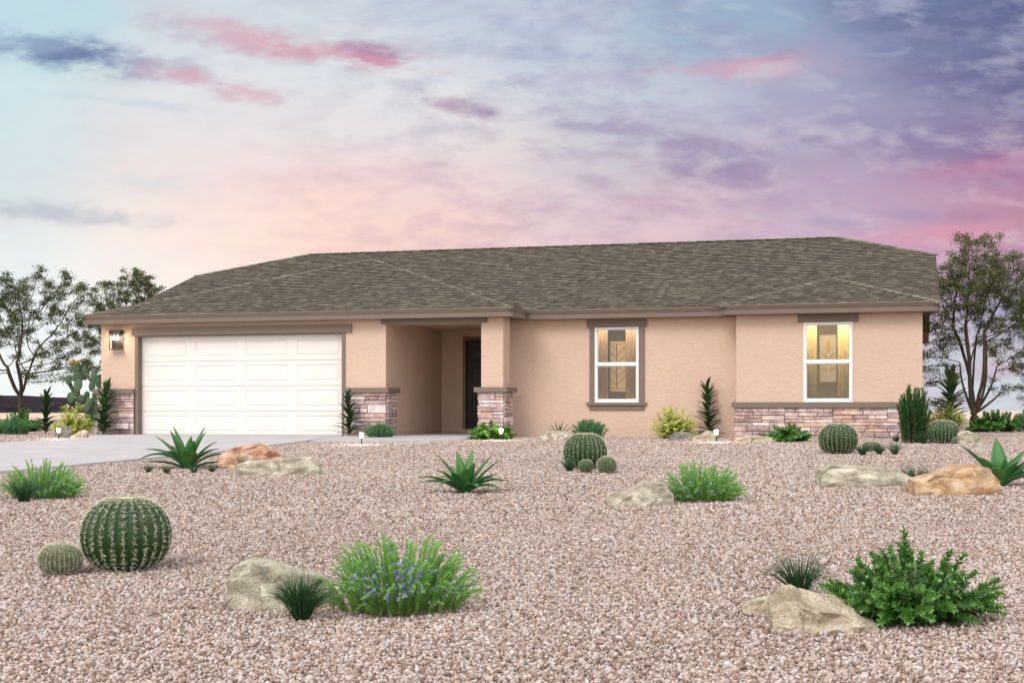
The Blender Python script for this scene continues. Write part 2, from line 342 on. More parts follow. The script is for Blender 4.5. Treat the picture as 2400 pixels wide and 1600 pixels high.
# ------------------------------------------------------------------ world, sun, camera
def build_world():
    w = bpy.data.worlds.new('World'); SC.world = w; w.use_nodes = True
    t = NT(w.node_tree); bg = t.n['Background']
    k = 2 ** -EXPOSURE
    gen = t.new('ShaderNodeTexCoord').outputs['Generated']
    d_f = t.vmath('DOT_PRODUCT', gen, tuple(FW)); d_r = t.vmath('DOT_PRODUCT', gen, tuple(RT))
    sp = t.new('ShaderNodeSeparateXYZ'); t.link(gen, sp.inputs[0])
    den = t.math('MAXIMUM', d_f, .25)
    sx = t.math('MULTIPLY_ADD', t.math('DIVIDE', d_r, den), F / 1000, 1.2)
    sy = t.math('SUBTRACT', YH / 1000, t.math('MULTIPLY', t.math('DIVIDE', t.math('MAXIMUM', sp.outputs[2], 0.), den), F / 1000))
    # streaky domain warp: wind-drawn cloud
    cb = t.new('ShaderNodeCombineXYZ'); t.link(sx, cb.inputs[0]); t.link(sy, cb.inputs[1])
    mp = t.new('ShaderNodeMapping'); t.link(cb.outputs[0], mp.inputs[0])
    mp.inputs['Rotation'].default_value = (0, 0, math.radians(-7)); mp.inputs['Scale'].default_value = (1., 2.6, 1)
    n1 = t.new('ShaderNodeTexNoise'); t.link(mp.outputs[0], n1.inputs[0]); n1.inputs['Scale'].default_value = 3.2
    n1.inputs['Detail'].default_value = 6; n1.inputs['Roughness'].default_value = .58
    sc = t.new('ShaderNodeSeparateColor'); t.link(n1.outputs['Color'], sc.inputs[0])
    wx = t.math('MULTIPLY_ADD', t.math('SUBTRACT', sc.outputs[0], .5), .22, sx)
    wy = t.math('MULTIPLY_ADD', t.math('SUBTRACT', sc.outputs[1], .5), .13, sy)
    nf = t.noise(mp.outputs[0], 9.5, 8, .6, .15)
    nb = t.noise(mp.outputs[0], 4.2, 8, .58, .2)
    P = t.new('ShaderNodeCombineXYZ'); t.link(wx, P.inputs[0]); t.link(wy, P.inputs[1])
    pts = [(0, 0, 182, 218, 229), (600, 0, 205, 217, 226), (1200, 0, 188, 203, 219), (1700, 0, 142, 174, 202), (2150, 0, 100, 118, 166), (2450, 0, 72, 85, 138),
           (0, 300, 203, 228, 234), (500, 280, 220, 230, 235), (1000, 300, 224, 228, 232), (1500, 280, 192, 203, 217), (1900, 280, 168, 170, 198), (2200, 250, 120, 124, 170), (2430, 280, 80, 82, 138),
           (0, 490, 206, 220, 226), (380, 490, 250, 228, 220), (420, 380, 240, 222, 221), (250, 400, 214, 228, 232), (700, 430, 252, 204, 196), (1000, 450, 240, 206, 204), (1300, 460, 216, 210, 216), (1600, 440, 196, 182, 203), (2000, 420, 172, 150, 185), (2400, 400, 172, 112, 158),
           (0, 600, 232, 246, 245), (330, 590, 255, 236, 220), (700, 565, 255, 226, 206), (560, 500, 255, 210, 192), (850, 500, 252, 202, 188), (1100, 555, 254, 202, 186), (1500, 540, 234, 188, 192), (1900, 520, 212, 186, 204), (2200, 560, 208, 152, 178), (2400, 560, 200, 126, 156),
           (0, 740, 240, 250, 247), (200, 720, 248, 250, 246), (450, 620, 255, 245, 235), (700, 330, 226, 230, 234), (0, 880, 244, 252, 248), (250, 850, 246, 252, 248), (1200, 800, 250, 225, 215), (2230, 690, 206, 158, 190), (2420, 730, 105, 120, 172), (2350, 850, 214, 230, 233), (2250, 950, 205, 218, 226), (2420, 950, 204, 215, 222)]
    acc = None; wsum = None
    for x, y, r, g_, b in pts:
        d = t.vmath('SUBTRACT', P.outputs[0], (x / 1000, y / 1000, 0)); d = t.vmath('MULTIPLY', d, (1., 1.55, 0))
        e = t.math('MULTIPLY', t.vmath('DOT_PRODUCT', d, d), -1 / (2 * .145 ** 2))
        wt = t.math('ADD', t.math('EXPONENT', e), 1e-6 / 37)
        c = srgb(r, g_, b)
        n = t.new('ShaderNodeVectorMath', operation='SCALE'); n.inputs[0].default_value = c[:3]; t.link(wt, n.inputs['Scale'])
        acc = n.outputs[0] if acc is None else t.vmath('ADD', acc, n.outputs[0])
        wsum = wt if wsum is None else t.math('ADD', wsum, wt)
    inv = t.math('DIVIDE', 1., wsum)
    n = t.new('ShaderNodeVectorMath', operation='SCALE'); t.link(acc, n.inputs[0]); t.link(inv, n.inputs['Scale'])
    col = n.outputs[0]
    streaks = [(165, 128, .19, .036, 9, 92, 122, 170, 1.), (200, 128, .065, .032, 0, 72, 98, 158, 1.), (60, 100, .1, .02, 6, 140, 165, 198, .7),
               (385, 160, .15, .028, 9, 158, 170, 198, .8), (430, 176, .10, .02, 7, 224, 165, 182, .9), (585, 222, .085, .02, 7, 222, 172, 188, .9),
               (540, 84, .16, .034, 13, 220, 165, 182, .9), (760, 118, .22, .028, 7, 220, 152, 172, 1.), (885, 130, .085, .02, 13, 168, 118, 162, 1.), (890, 142, .08, .012, 10, 222, 130, 158, .9),
               (1060, 250, .095, .024, 13, 182, 148, 175, .95), (1120, 258, .04, .014, 12, 160, 130, 170, .8), (430, 72, .13, .03, 14, 188, 196, 216, .6), (130, 497, .22, .022, 4, 176, 188, 205, .8),
               (1760, 158, .19, .026, -2, 226, 165, 186, .95), (1830, 138, .08, .02, -14, 205, 140, 172, .8), (1700, 95, .17, .036, 5, 148, 156, 192, .7), (1555, 335, .13, .022, 8, 152, 138, 176, .95),
               (1635, 395, .11, .042, 5, 154, 134, 174, .95), (1755, 405, .085, .046, 5, 148, 130, 172, .95), (1500, 300, .1, .02, 6, 165, 150, 184, .8), (1690, 345, .09, .02, 8, 158, 140, 178, .8), (1900, 320, .09, .022, 5, 150, 140, 182, .75), (2150, 328, .28, .05, 2, 130, 112, 166, .75),
               (2320, 200, .2, .07, 0, 78, 84, 140, .6), (2200, 60, .22, .05, 5, 88, 96, 150, .6), (2350, 388, .18, .03, -9, 206, 112, 152, .7), (1380, 195, .16, .024, 3, 184, 184, 206, .6), (1370, 296, .08, .014, 9, 168, 168, 196, .75),
               (2170, 505, .10, .018, 0, 165, 140, 182, .8), (1960, 520, .1, .016, 4, 168, 152, 188, .7), (2190, 555, .19, .026, -6, 230, 126, 154, .8), (2250, 505, .07, .02, 0, 175, 110, 160, .7), (2400, 705, .12, .035, 0, 80, 98, 156, .8),
               (1180, 20, .2, .02, 10, 178, 190, 212, .6), (1300, 45, .1, .02, 8, 190, 190, 210, .5), (950, 420, .2, .02, 3, 224, 196, 202, .6), (1250, 400, .1, .014, 7, 206, 200, 212, .6), (1400, 420, .09, .014, 10, 190, 170, 195, .7), (1480, 370, .1, .014, 6, 196, 176, 200, .6),
               (1600, 465, .12, .03, 0, 205, 165, 185, .6), (1780, 470, .12, .02, 3, 180, 155, 188, .6), (1700, 515, .12, .018, 4, 206, 160, 182, .6), (350, 430, .12, .02, 4, 214, 222, 226, .6), (300, 240, .16, .012, 7, 182, 206, 220, .5)]
    nfa = t.math('MULTIPLY', t.math('SUBTRACT', nf, .5), 2.6)
    for x, y, L, T, a, r, g_, b, op in streaks:
        ca, sa = math.cos(math.radians(a)), math.sin(math.radians(a))
        d = t.vmath('SUBTRACT', cb.outputs[0], (x / 1000, y / 1000, 0))
        u = t.math('MULTIPLY', t.vmath('DOT_PRODUCT', d, (ca, sa, 0)), 1 / L)
        v = t.math('MULTIPLY', t.vmath('DOT_PRODUCT', d, (-sa, ca, 0)), 1 / T)
        e = t.math('EXPONENT', t.math('MULTIPLY', t.math('MULTIPLY_ADD', u, u, t.math('MULTIPLY', v, v)), -.8))
        m_ = t.math('MULTIPLY_ADD', nfa, t.math('MINIMUM', t.math('MULTIPLY', e, 2.2), 1.), e)
        mr = t.new('ShaderNodeMapRange', interpolation_type='SMOOTHSTEP'); t.link(m_, mr.inputs[0]); mr.inputs[1].default_value = -.02; mr.inputs[2].default_value = 1.3
        m_ = mr.outputs[0]
        m_ = t.math('MULTIPLY', m_, op * .92)
        col = t.mix(m_, col, srgb(r, g_, b))
    # broken cloud deck: mauve puffs, denser to the right; rosy where the low sun catches the undersides
    rgt = t.new('ShaderNodeMapRange', interpolation_type='SMOOTHSTEP'); t.link(sx, rgt.inputs[0]); rgt.inputs[1].default_value = .85; rgt.inputs[2].default_value = 1.7
    rgt.inputs[3].default_value = .07
    rg1 = t.new('ShaderNodeMapRange', interpolation_type='SMOOTHSTEP'); t.link(sx, rg1.inputs[0]); rg1.inputs[1].default_value = .35; rg1.inputs[2].default_value = 1.5; rg1.inputs[3].default_value = .12
    low = t.new('ShaderNodeMapRange', interpolation_type='SMOOTHSTEP'); t.link(sy, low.inputs[0]); low.inputs[1].default_value = .1; low.inputs[2].default_value = .55
    pf = t.math('MULTIPLY_ADD', nf, .55, t.math('MULTIPLY', nb, .55))
    th = t.ramp(pf, [(.50, (0, 0, 0)), (.68, (1, 1, 1))])
    ccol = t.mix(low.outputs[0], srgb(146, 152, 190), srgb(190, 152, 184))
    col = t.mix(t.math('MULTIPLY', t.math('MULTIPLY', th, .62), rg1.outputs[0]), col, ccol)
    nb2 = t.noise(t.vmath('ADD', mp.outputs[0], (3.3, 1.7, 0)), 5., 7, .58, .2)
    th2 = t.ramp(nb2, [(.52, (0, 0, 0)), (.70, (1, 1, 1))])
    col = t.mix(t.math('MULTIPLY', t.math('MULTIPLY', th2, .5), rgt.outputs[0]), col, t.mix(low.outputs[0], srgb(196, 206, 222), srgb(236, 200, 208)))
    hs = t.new('ShaderNodeHueSaturation'); hs.inputs['Saturation'].default_value = .83; hs.inputs['Value'].default_value = 1.02; t.link(col, hs.inputs['Color']); col = hs.outputs[0]
    n = t.new('ShaderNodeVectorMath', operation='SCALE'); t.link(col, n.inputs[0]); n.inputs['Scale'].default_value = k
    cloud = n.outputs[0]
    sky = t.new('ShaderNodeTexSky', sky_type='NISHITA'); sky.sun_disc = False
    sky.sun_elevation = SUN_EL; sky.sun_rotation = SUN_ROT; sky.altitude = 300; sky.air_density = 1.; sky.dust_density = 1.6; sky.ozone_density = 1.
    n = t.new('ShaderNodeVectorMath', operation='SCALE'); t.link(sky.outputs[0], n.inputs[0]); n.inputs['Scale'].default_value = 1.
    # overcast veil evens out the blue of the open half of the sky
    ov = t.mix(.55, n.outputs[0], (11.6, 10.9, 10.3, 1))
    msk = t.new('ShaderNodeMapRange', interpolation_type='SMOOTHSTEP'); t.link(d_f, msk.inputs[0])
    msk.inputs[1].default_value = .45; msk.inputs[2].default_value = .80
    STR = .15
    n = t.new('ShaderNodeVectorMath', operation='SCALE'); t.link(cloud, n.inputs[0]); n.inputs['Scale'].default_value = 1 / STR
    t.link(t.mix(msk.outputs[0], ov, n.outputs[0]), bg.inputs[0])
    bg.inputs[1].default_value = STR

SUNV = Vector((-.22, -.80, .78)).normalized()
SUN_EL = math.asin(SUNV.z); SUN_ROT = math.atan2(SUNV.x, SUNV.y)
build_world()
sd = bpy.data.lights.new('sun', 'SUN'); sd.energy = 1.15; sd.angle = math.radians(24); sd.color = (1., .95, .89)
so = bpy.data.objects.new('sun', sd); COL.objects.link(so); so.location = (0, -40, 40)
so.rotation_euler = SUNV.to_track_quat('Z', 'Y').to_euler()

cd = bpy.data.cameras.new('camera'); cam = bpy.data.objects.new('camera', cd); COL.objects.link(cam)
cam.location = CAM; cam.rotation_euler = (PI / 2, 0, TH)
cd.sensor_fit = 'HORIZONTAL'; cd.sensor_width = 36; cd.lens = 36 * F / 2400
cd.shift_y = (YH - 800) / 2400; cd.clip_start = .1; cd.clip_end = 20000
SC.camera = cam
SC.view_settings.view_transform = 'Standard'; SC.view_settings.look = 'None'
SC.view_settings.exposure = EXPOSURE; SC.view_settings.gamma = 1
SC.cycles.max_bounces = 6; SC.cycles.transparent_max_bounces = 12
SC.cycles.sample_clamp_indirect = 6.

# ================================================================== THE SETTING
def sheet(name, ys, x0, x1, mat, dz=0., zf=g, nx=1):
    b = MB(); xs = np.linspace(x0, x1, nx + 1)
    for y in ys:
        b_ = [(x, y, zf(0, y) + dz) for x in xs]; b.v.extend(b_); b.var.extend([.5] * len(b_))
    n = nx + 1
    for j in range(len(ys) - 1):
        for i in range(nx): b.f.append((j * n + i, j * n + i + 1, (j + 1) * n + i + 1, (j + 1) * n + i))
    return tag(b.build(name, mat), kind='structure')
gz = lambda x, y: g(x, max(y, -60))
sheet('ground', [-400, -60, SY0, 60, 600, 6000], -5000, 5000, M['sand'], -.04, gz)
sheet('gravel_bed', [-34, SY0, 52], -60, 60, M['gravelbed'], -.018)

# far low hill of dark scrub, left of the house
def build_hill():
    b = MB(); D0 = 420.; n = 90
    for j, (dd, hh) in enumerate([(0, 0), (14, .45), (30, .8), (50, 1.), (80, .9), (140, 0)]):
        for i in range(n + 1):
            px = -1500 + i * (2000) / n
            top = np.interp(px, [-1500, -700, -200, 0, 90, 165, 240, 330, 420, 500], [930, 915, 922, 924.5, 928, 931, 934, 944, 958, 963])
            h = (YH - top) / F * (D0 + 50) + CZ
            h = max(0, h) * hh * (1 + .10 * mnoise.fractal(Vector((px * .012, j * 1.7, 3)), 1, 2, 4))
            p = at(px, YH, D0 + dd); b.v.append((p[0], p[1], h - .2 * (hh == 0))); b.var.append(.5)
    for j in range(5):
        for i in range(n): b.f.append((j * (n + 1) + i, j * (n + 1) + i + 1, (j + 1) * (n + 1) + i + 1, (j + 1) * (n + 1) + i))
    return tag(b.build('hill', M['hill'], smooth=True), kind='structure')
build_hill()

# driveway and front walk: one slab of concrete, 30 mm above the gravel
def slab(name, pix, thick=.07, top=.032):
    top_pts = [gnd(x, y, top) if not isinstance(x, tuple) else np.array(x) for x, y in pix]
    n = len(top_pts); vs = [tuple(p) for p in top_pts] + [(p[0], p[1], p[2] - thick) for p in top_pts]
    me = bpy.data.meshes.new(name); bm = bmesh.new()
    v = [bm.verts.new(q) for q in vs]
    f = bm.faces.new(v[:n]); bm.normal_update()
    if f.normal.z < 0: f.normal_flip()
    for i in range(n):
        j = (i + 1) % n; bm.faces.new((v[i], v[j], v[n + j], v[n + i]))
    bmesh.ops.recalc_face_normals(bm, faces=bm.faces)
    bmesh.ops.triangulate(bm, faces=[f_ for f_ in bm.faces if len(f_.verts) > 4])
    bm.to_mesh(me); bm.free(); me.materials.append(M['concrete'])
    o = bpy.data.objects.new(name, me); COL.objects.link(o)
    return tag(o, kind='structure')
G = gnd
pL = [gnd(0, 1037, .03), gnd(214, 1024.6, .03)]
dirv = (pL[0] - pL[1]); far = pL[0] + dirv / np.linalg.norm(dirv) * 14
pR = [gnd(0, 1105, .03), gnd(500, 1059, .03)]
dirr = pR[0] - pR[1]; far2 = pR[0] + dirr / np.linalg.norm(dirr) * 9
drive = bmesh.new()
def slab_pts(name, P3, thick=.08):
    b = MB(); n = len(P3)
    ctr = np.mean(P3, axis=0)
    b.add([tuple(p) for p in P3] + [(p[0], p[1], p[2] - thick) for p in P3], [tuple(range(n))] + [(i, n + i, n + (i + 1) % n, (i + 1) % n) for i in range(n)])
    o = b.build(name, M['concrete']); me = o.data
    bm = bmesh.new(); bm.from_mesh(me); bmesh.ops.triangulate(bm, faces=bm.faces[:]); bmesh.ops.recalc_face_normals(bm, faces=bm.faces[:])
    bm.to_mesh(me); bm.free()
    return tag(o, kind='structure')
drive.free()
T = .036
def flat(x, y): return np.array([x, y, T])
def onslope(p): return np.array([p[0], p[1], g(p[0], p[1]) + T])
garage_line = [flat(-.05, -.02), flat(6.2, -.02)]
b1_ = gnd(214, 1024.6, T); k1 = gnd(700, 1034, T); k2 = gnd(728, 1031.6, T)
far = onslope(far); far2 = onslope(far2)
# the drive falls with the yard: split at the grade break so that it lies on both slopes
def cross(a, b_):
    t = (SY0 - a[1]) / (b_[1] - a[1]); p = a + (b_ - a) * t; return np.array([p[0], SY0, T])
left_pts = [flat(-.05, .1), b1_, pL[0], far]
left_pts = [onslope(p) for p in left_pts]
right_pts = [onslope(p) for p in [far2, pR[0], pR[1], k1, k2]]
eL = cross(left_pts[0], left_pts[1]) if left_pts[1][1] < SY0 else cross(left_pts[1], left_pts[2])
wx = 6.0
slab_pts('driveway', [left_pts[0], flat(left_pts[0][0], SY0), flat(6.05, SY0), flat(6.05, .1)])
low = [flat(left_pts[0][0], SY0)] + ([left_pts[1]] if left_pts[1][1] < SY0 else []) + left_pts[2:] + right_pts[:-1] + [flat(6.05, SY0 - .001)]
slab_pts('driveway_apron', low)
# walk from the drive to the porch, and the porch floor
wk = [gnd(728, 1032, T), gnd(860, 1032.3, T), gnd(1005, 1031.8, T), gnd(1045, 1030, T), gnd(1086, 1027.4, T)]
wk = [flat(6.055, SY0)] + [onslope(p) if p[1] < SY0 else np.array([p[0], p[1], T]) for p in wk] + [flat(9.15, -.05), flat(9.15, 3.7), flat(6.83, 3.7), flat(6.83, .1), flat(6.055, .1)]
wk = [p for k, p in enumerate(wk) if k == 0 or np.linalg.norm(p - wk[k - 1]) > .02]
slab_pts('walkway', wk)

# ------------------------------------------------------------------ gravel: loose crushed stone, one stuff object
def gravel():
    ico = bmesh.new(); bmesh.ops.create_icosphere(ico, subdivisions=1, radius=1.02)
    IV = np.array([v.co[:] for v in ico.verts]); IF = np.array([[v.index for v in f.verts] for f in ico.faces]); ico.free()
    tiles = bpy.data.collections.new('gravel_patches')
    rng = np.random.default_rng(5)
    def tile(name, n_side, size):
        gx, gy = np.meshgrid(np.arange(n_side), np.arange(n_side)); n = n_side ** 2
        P = np.stack([gx.ravel(), gy.ravel()], 1) / n_side - .5 + 1 / (2 * n_side) + rng.uniform(-.42, .42, (n, 2)) / n_side
        ex = int(n * .3); P = np.concatenate([P, rng.uniform(-.5, .5, (ex, 2))]); N = len(P)
        s = size * np.exp(rng.normal(0, .24, N)) * .5
        z = rng.uniform(-.1, .35, N) * size; z[n:] += size * .45
        ax = rng.uniform(.7, 1.25, (N, 3)); ax[:, 2] *= .8
        q = rng.normal(size=(N, 4)); q /= np.linalg.norm(q, axis=1)[:, None]
        w, x, y, zz = q.T
        R = np.stack([np.stack([1 - 2 * (y * y + zz * zz), 2 * (x * y - zz * w), 2 * (x * zz + y * w)], -1),
                      np.stack([2 * (x * y + zz * w), 1 - 2 * (x * x + zz * zz), 2 * (y * zz - x * w)], -1),
                      np.stack([2 * (x * zz - y * w), 2 * (y * zz + x * w), 1 - 2 * (x * x + y * y)], -1)], 1)
        V = IV[None] * (1 + rng.uniform(-.30, .24, (N, len(IV), 1))) * ax[:, None, :] * s[:, None, None]
        V = np.einsum('nij,nkj->nki', R, V)
        V[:, :, :2] += P[:, None, :]; V[:, :, 2] += z[:, None]
        Fc = IF[None] + (np.arange(N) * len(IV))[:, None, None]
        me = bpy.data.meshes.new(name)
        V = V.reshape(-1, 3); Fc = Fc.reshape(-1, 3)
        me.vertices.add(len(V)); me.vertices.foreach_set('co', V.ravel())
        me.loops.add(len(Fc) * 3); me.loops.foreach_set('vertex_index', Fc.ravel().astype(np.int32))
        me.polygons.add(len(Fc)); me.polygons.foreach_set('loop_start', (np.arange(len(Fc)) * 3).astype(np.int32))
        me.update(); me.validate()
        a = me.attributes.new('var', 'FLOAT', 'POINT'); a.data.foreach_set('value', np.repeat(rng.uniform(0, 1, N), len(IV)).astype(np.float32))
        me.materials.append(M['gravel'])
        o = bpy.data.objects.new(name, me); tiles.objects.link(o)
    for k in range(4): tile('near_patch_%d' % k, 51, .0218)
    for k in range(3): tile('wide_patch_%d' % k, 40, .0268)
    from mathutils import Matrix
    pts, rot, idx = [], [], []
    ang = math.atan(SLOPE)
    for j in range(-30, 50):
        y = SY0 + (j + .5) if j >= 0 else SY0 + (j + .5) * math.cos(ang)
        for i in range(-60, 60):
            x = i + .5
            P = np.array([x, y, g(x, y)]); z = depth(P)
            if z < -1.5 or z > 55: continue
            u = float(np.dot(P - CAM, RT))
            if abs(u) > .365 * max(z, 0) + 3.6: continue
            if .6 < x < 17. and 1.6 < y < 13 and not (6.8 < x < 9.3 and y < 4): continue
            k = int(rng.integers(0, 4))
            Rm = Matrix.Rotation(ang if y < SY0 else 0, 3, 'X') @ Matrix.Rotation(k * PI / 2, 3, 'Z')
            pts.append((x, y, g(x, y) - .016)); rot.append(Rm.to_euler('XYZ')[:])
            idx.append(int(rng.integers(0, 4)) if z < 13 else 4 + int(rng.integers(0, 3)))
    me = bpy.data.meshes.new('gravel'); me.from_pydata(pts, [], []); me.update()
    a = me.attributes.new('rot', 'FLOAT_VECTOR', 'POINT'); a.data.foreach_set('vector', np.array(rot, dtype=np.float32).ravel())
    a = me.attributes.new('idx', 'INT', 'POINT'); a.data.foreach_set('value', np.array(idx, dtype=np.int32))
    o = bpy.data.objects.new('gravel', me); COL.objects.link(o)
    ng = bpy.data.node_groups.new('gravel_spread', 'GeometryNodeTree')
    ng.interface.new_socket('Geometry', in_out='INPUT', socket_type='NodeSocketGeometry')
    ng.interface.new_socket('Geometry', in_out='OUTPUT', socket_type='NodeSocketGeometry')
    gi = ng.nodes.new('NodeGroupInput'); go = ng.nodes.new('NodeGroupOutput')
    ci = ng.nodes.new('GeometryNodeCollectionInfo'); ci.inputs['Collection'].default_value = tiles
    ci.inputs['Separate Children'].default_value = True; ci.inputs['Reset Children'].default_value = True
    ip = ng.nodes.new('GeometryNodeInstanceOnPoints'); ip.inputs['Pick Instance'].default_value = True
    nr = ng.nodes.new('GeometryNodeInputNamedAttribute'); nr.data_type = 'FLOAT_VECTOR'; nr.inputs[0].default_value = 'rot'
    ni = ng.nodes.new('GeometryNodeInputNamedAttribute'); ni.data_type = 'INT'; ni.inputs[0].default_value = 'idx'
    er = ng.nodes.new('FunctionNodeEulerToRotation')
    L = ng.links
    L.new(gi.outputs[0], ip.inputs['Points']); L.new(ci.outputs[0], ip.inputs['Instance'])
    L.new(nr.outputs['Attribute'], er.inputs[0]); L.new(er.outputs[0], ip.inputs['Rotation'])
    L.new([s for s in ni.outputs if s.enabled][0], ip.inputs['Instance Index'])
    L.new(ip.outputs[0], go.inputs[0])
    md = o.modifiers.new('spread', 'NODES'); md.node_group = ng
    tag(o, 'pinkish brown crushed gravel covering the whole front yard', 'gravel', kind='stuff')
gravel()

# ================================================================== THE HOUSE
WG, OV, HE, PJ, RV, RL, RR, OL, WT, BF, B1, ZC, PITCH = 9.391, .3205, 2.661, 1.0843, 7.1988, 1.9151, 15.8056, .3363, 17.7161, .7082, 14.0961, 4.049, .3296
DEP, BW, WALLTOP = 3.7313, 6.81, 2.5
BACK = 2 * RV - (PJ - OV) - OV
house = empty('house', (8.8, 0, 0), 'single storey beige stucco house with brown hip roof and white garage door', 'house')
house_inv = Vector(house.location)
def hpart(b, name, mat, parent=None, **kw):
    """link a part under the house (world coordinates kept)"""
    o = b.build(name, mat, parent if parent is not None else house, **kw)
    o.location = -house_inv if parent is None else (0, 0, 0)
    return o

def wall_y(b, x0, x1, z0, z1, y, th, ops, back=True):
    """wall facing -y with rectangular openings (xa, xb, za, zb) and their reveals"""
    xs = sorted({x0, x1, *[o[0] for o in ops], *[o[1] for o in ops]}); zs = sorted({z0, z1, *[o[2] for o in ops], *[o[3] for o in ops]})
    for i in range(len(xs) - 1):
        for j in range(len(zs) - 1):
            cx, cz = (xs[i] + xs[i + 1]) / 2, (zs[j] + zs[j + 1]) / 2
            if any(o[0] < cx < o[1] and o[2] < cz < o[3] for o in ops): continue
            a, c, e, f = xs[i], xs[i + 1], zs[j], zs[j + 1]
            b.quad((a, y, e), (c, y, e), (c, y, f), (a, y, f))
            if back: b.quad((c, y + th, e), (a, y + th, e), (a, y + th, f), (c, y + th, f))
    for xa, xb, za, zb in ops:
        b.quad((xa, y, za), (xa, y, zb), (xa, y + th, zb), (xa, y + th, za)); b.quad((xb, y, zb), (xb, y, za), (xb, y + th, za), (xb, y + th, zb))
        b.quad((xa, y, zb), (xb, y, zb), (xb, y + th, zb), (xa, y + th, zb)); b.quad((xb, y, za), (xa, y, za), (xa, y + th, za), (xb, y + th, za))

X = lambda px, v: float(onv(px, 900, v)[0])
def Z(px, py, v): return float(onv(px, py, v)[2])
GD = (.938, 5.818, 2.2086)          # garage opening
y1 = PJ; y2 = BF
W1 = (X(1394, y1), X(1497.4, y1), Z(1445, 942.8, y1), Z(1445, 766.7, y1))
W2 = (X(1883.3, y2), X(1998, y2), Z(1940, 941.8, y2), Z(1940, 755, y2))
DR = (X(1092.2, DEP), X(1092.2, DEP) + .92, Z(1092, 1003.5, DEP), Z(1091, 796.6, DEP))
OPZ = Z(905, 759, 0.0)              # underside of the porch header

b = MB()
wall_y(b, 0, BW, -.1, WALLTOP, 0, .16, [(GD[0], GD[1], -.1, GD[2])])
wall_y(b, BW, WG - .4736, OPZ, WALLTOP, 0, .3, [])
b.quad((BW, 0, OPZ), (WG - .47, 0, OPZ), (WG - .47, .3, OPZ), (BW, .3, OPZ))
b.quad((BW, 0, -.1), (BW, DEP, -.1), (BW, DEP, WALLTOP), (BW, 0, WALLTOP))             # porch left side
wall_y(b, BW, 9.2, -.1, WALLTOP, DEP, .16, [(DR[0], DR[1], DR[2], DR[3])])
b.quad((9.2, DEP, -.1), (9.2, PJ, -.1), (9.2, PJ, WALLTOP), (9.2, DEP, WALLTOP))
b.box(WG - .4736, WG, 0, .51, -.1, WALLTOP)                                               # porch column
wall_y(b, 9.2, B1, -.1, WALLTOP, PJ, .16, [W1])
wall_y(b, B1, WT, -.1, WALLTOP, BF, .16, [W2])
b.quad((B1, PJ, -.1), (B1, BF, -.1), (B1, BF, WALLTOP), (B1, PJ, WALLTOP))
zr = HE + PITCH * (RV - (PJ - OV))
def roofz(y): return HE - .12 + PITCH * (min(y, 2 * RV - y) - (PJ - OV))
def gable(x, flip, yf):
    ys = [yf, 4.9, 2 * RV - 4.9, BACK]
    pts = [(x, yf, -.1), (x, BACK, -.1), (x, BACK, roofz(BACK)), (x, ys[2], roofz(ys[2])), (x, ys[1], roofz(ys[1])), (x, max(yf, PJ), max(WALLTOP, roofz(max(yf, PJ)))), (x, yf, WALLTOP)]
    b.add(pts, [tuple(range(7)) if flip else tuple(range(7))[::-1]])
gable(0, False, 0); gable(WT, True, BF)
b.quad((WT, BACK, -.1), (0, BACK, -.1), (0, BACK, WALLTOP), (WT, BACK, WALLTOP))
walls = hpart(b, 'wall', M['stucco'])
b = MB(); b.quad((BW, .3, WALLTOP - .04), (WG - .2, .3, WALLTOP - .04), (WG - .2, DEP, WALLTOP - .04), (BW, DEP, WALLTOP - .04))
hpart(b, 'porch_ceiling', M['stucco'])

# --- roof
def clip2(poly, s0, s1):
    for lim, sgn in ((s0, 1), (s1, -1)):
        out = []
        for i in range(len(poly)):
            a, c = poly[i], poly[(i + 1) % len(poly)]
            da, dc = sgn * (a[1] - lim), sgn * (c[1] - lim)
            if da >= 0: out.append(a)
            if da * dc < 0:
                t = da / (da - dc); out.append((a[0] + (c[0] - a[0]) * t, a[1] + (c[1] - a[1]) * t))
        poly = out
        if len(poly) < 3: return []
    return poly
roofMB = MB(); roofUV = []
def roof_plane(pts3, origin, ud, u_off=0., lift0=0.):
    """shingle courses as real steps on the plane through pts3; ud = direction along the eave"""
    P = [Vector(p) for p in pts3]; O = Vector(origin); ud = Vector(ud).normalized()
    n = (P[1] - P[0]).cross(P[2] - P[0]).normalized()
    if n.z < 0: n = -n
    s_ = n.cross(ud).normalized()
    if s_.z < 0: s_ = -s_
    poly = [((p - O).dot(ud), (p - O).dot(s_)) for p in P]
    E_ = .16; smax = max(q[1] for q in poly); k = 0
    while k * E_ < smax:
        c = clip2(poly, k * E_, (k + 1) * E_)
        if c:
            vs = []; 
            for u, s in c:
                fr = (s - k * E_) / E_
                vs.append(O + ud * u + s_ * s + n * (lift0 + .012 * (1 - fr))); roofUV.append((u + u_off, s + 1e-4 if fr < .5 else s - 1e-4))
            fs = tuple(range(len(vs)))
            nn = (vs[1] - vs[0]).cross(vs[2] - vs[0])
            roofMB.add(vs, [fs if nn.dot(n) > 0 else fs[::-1]])
            low = [q for q in c if abs(q[1] - k * E_) < 1e-6]
            if len(low) >= 2:
                a, e = min(low), max(low)
                vs = [O + ud * a[0] + s_ * a[1] + n * lift0, O + ud * e[0] + s_ * e[1] + n * lift0, O + ud * e[0] + s_ * e[1] + n * (lift0 + .012), O + ud * a[0] + s_ * a[1] + n * (lift0 + .012)]
                roofMB.add(vs, [(0, 1, 2, 3)]); roofUV.extend([(a[0] + u_off, k * E_ + .15)] * 2 + [(e[0] + u_off, k * E_ + .15)] * 2)
        k += 1
EY = PJ - OV; YC = EY + (ZC - HE) / PITCH
mR, mL = WT + OL, -OL
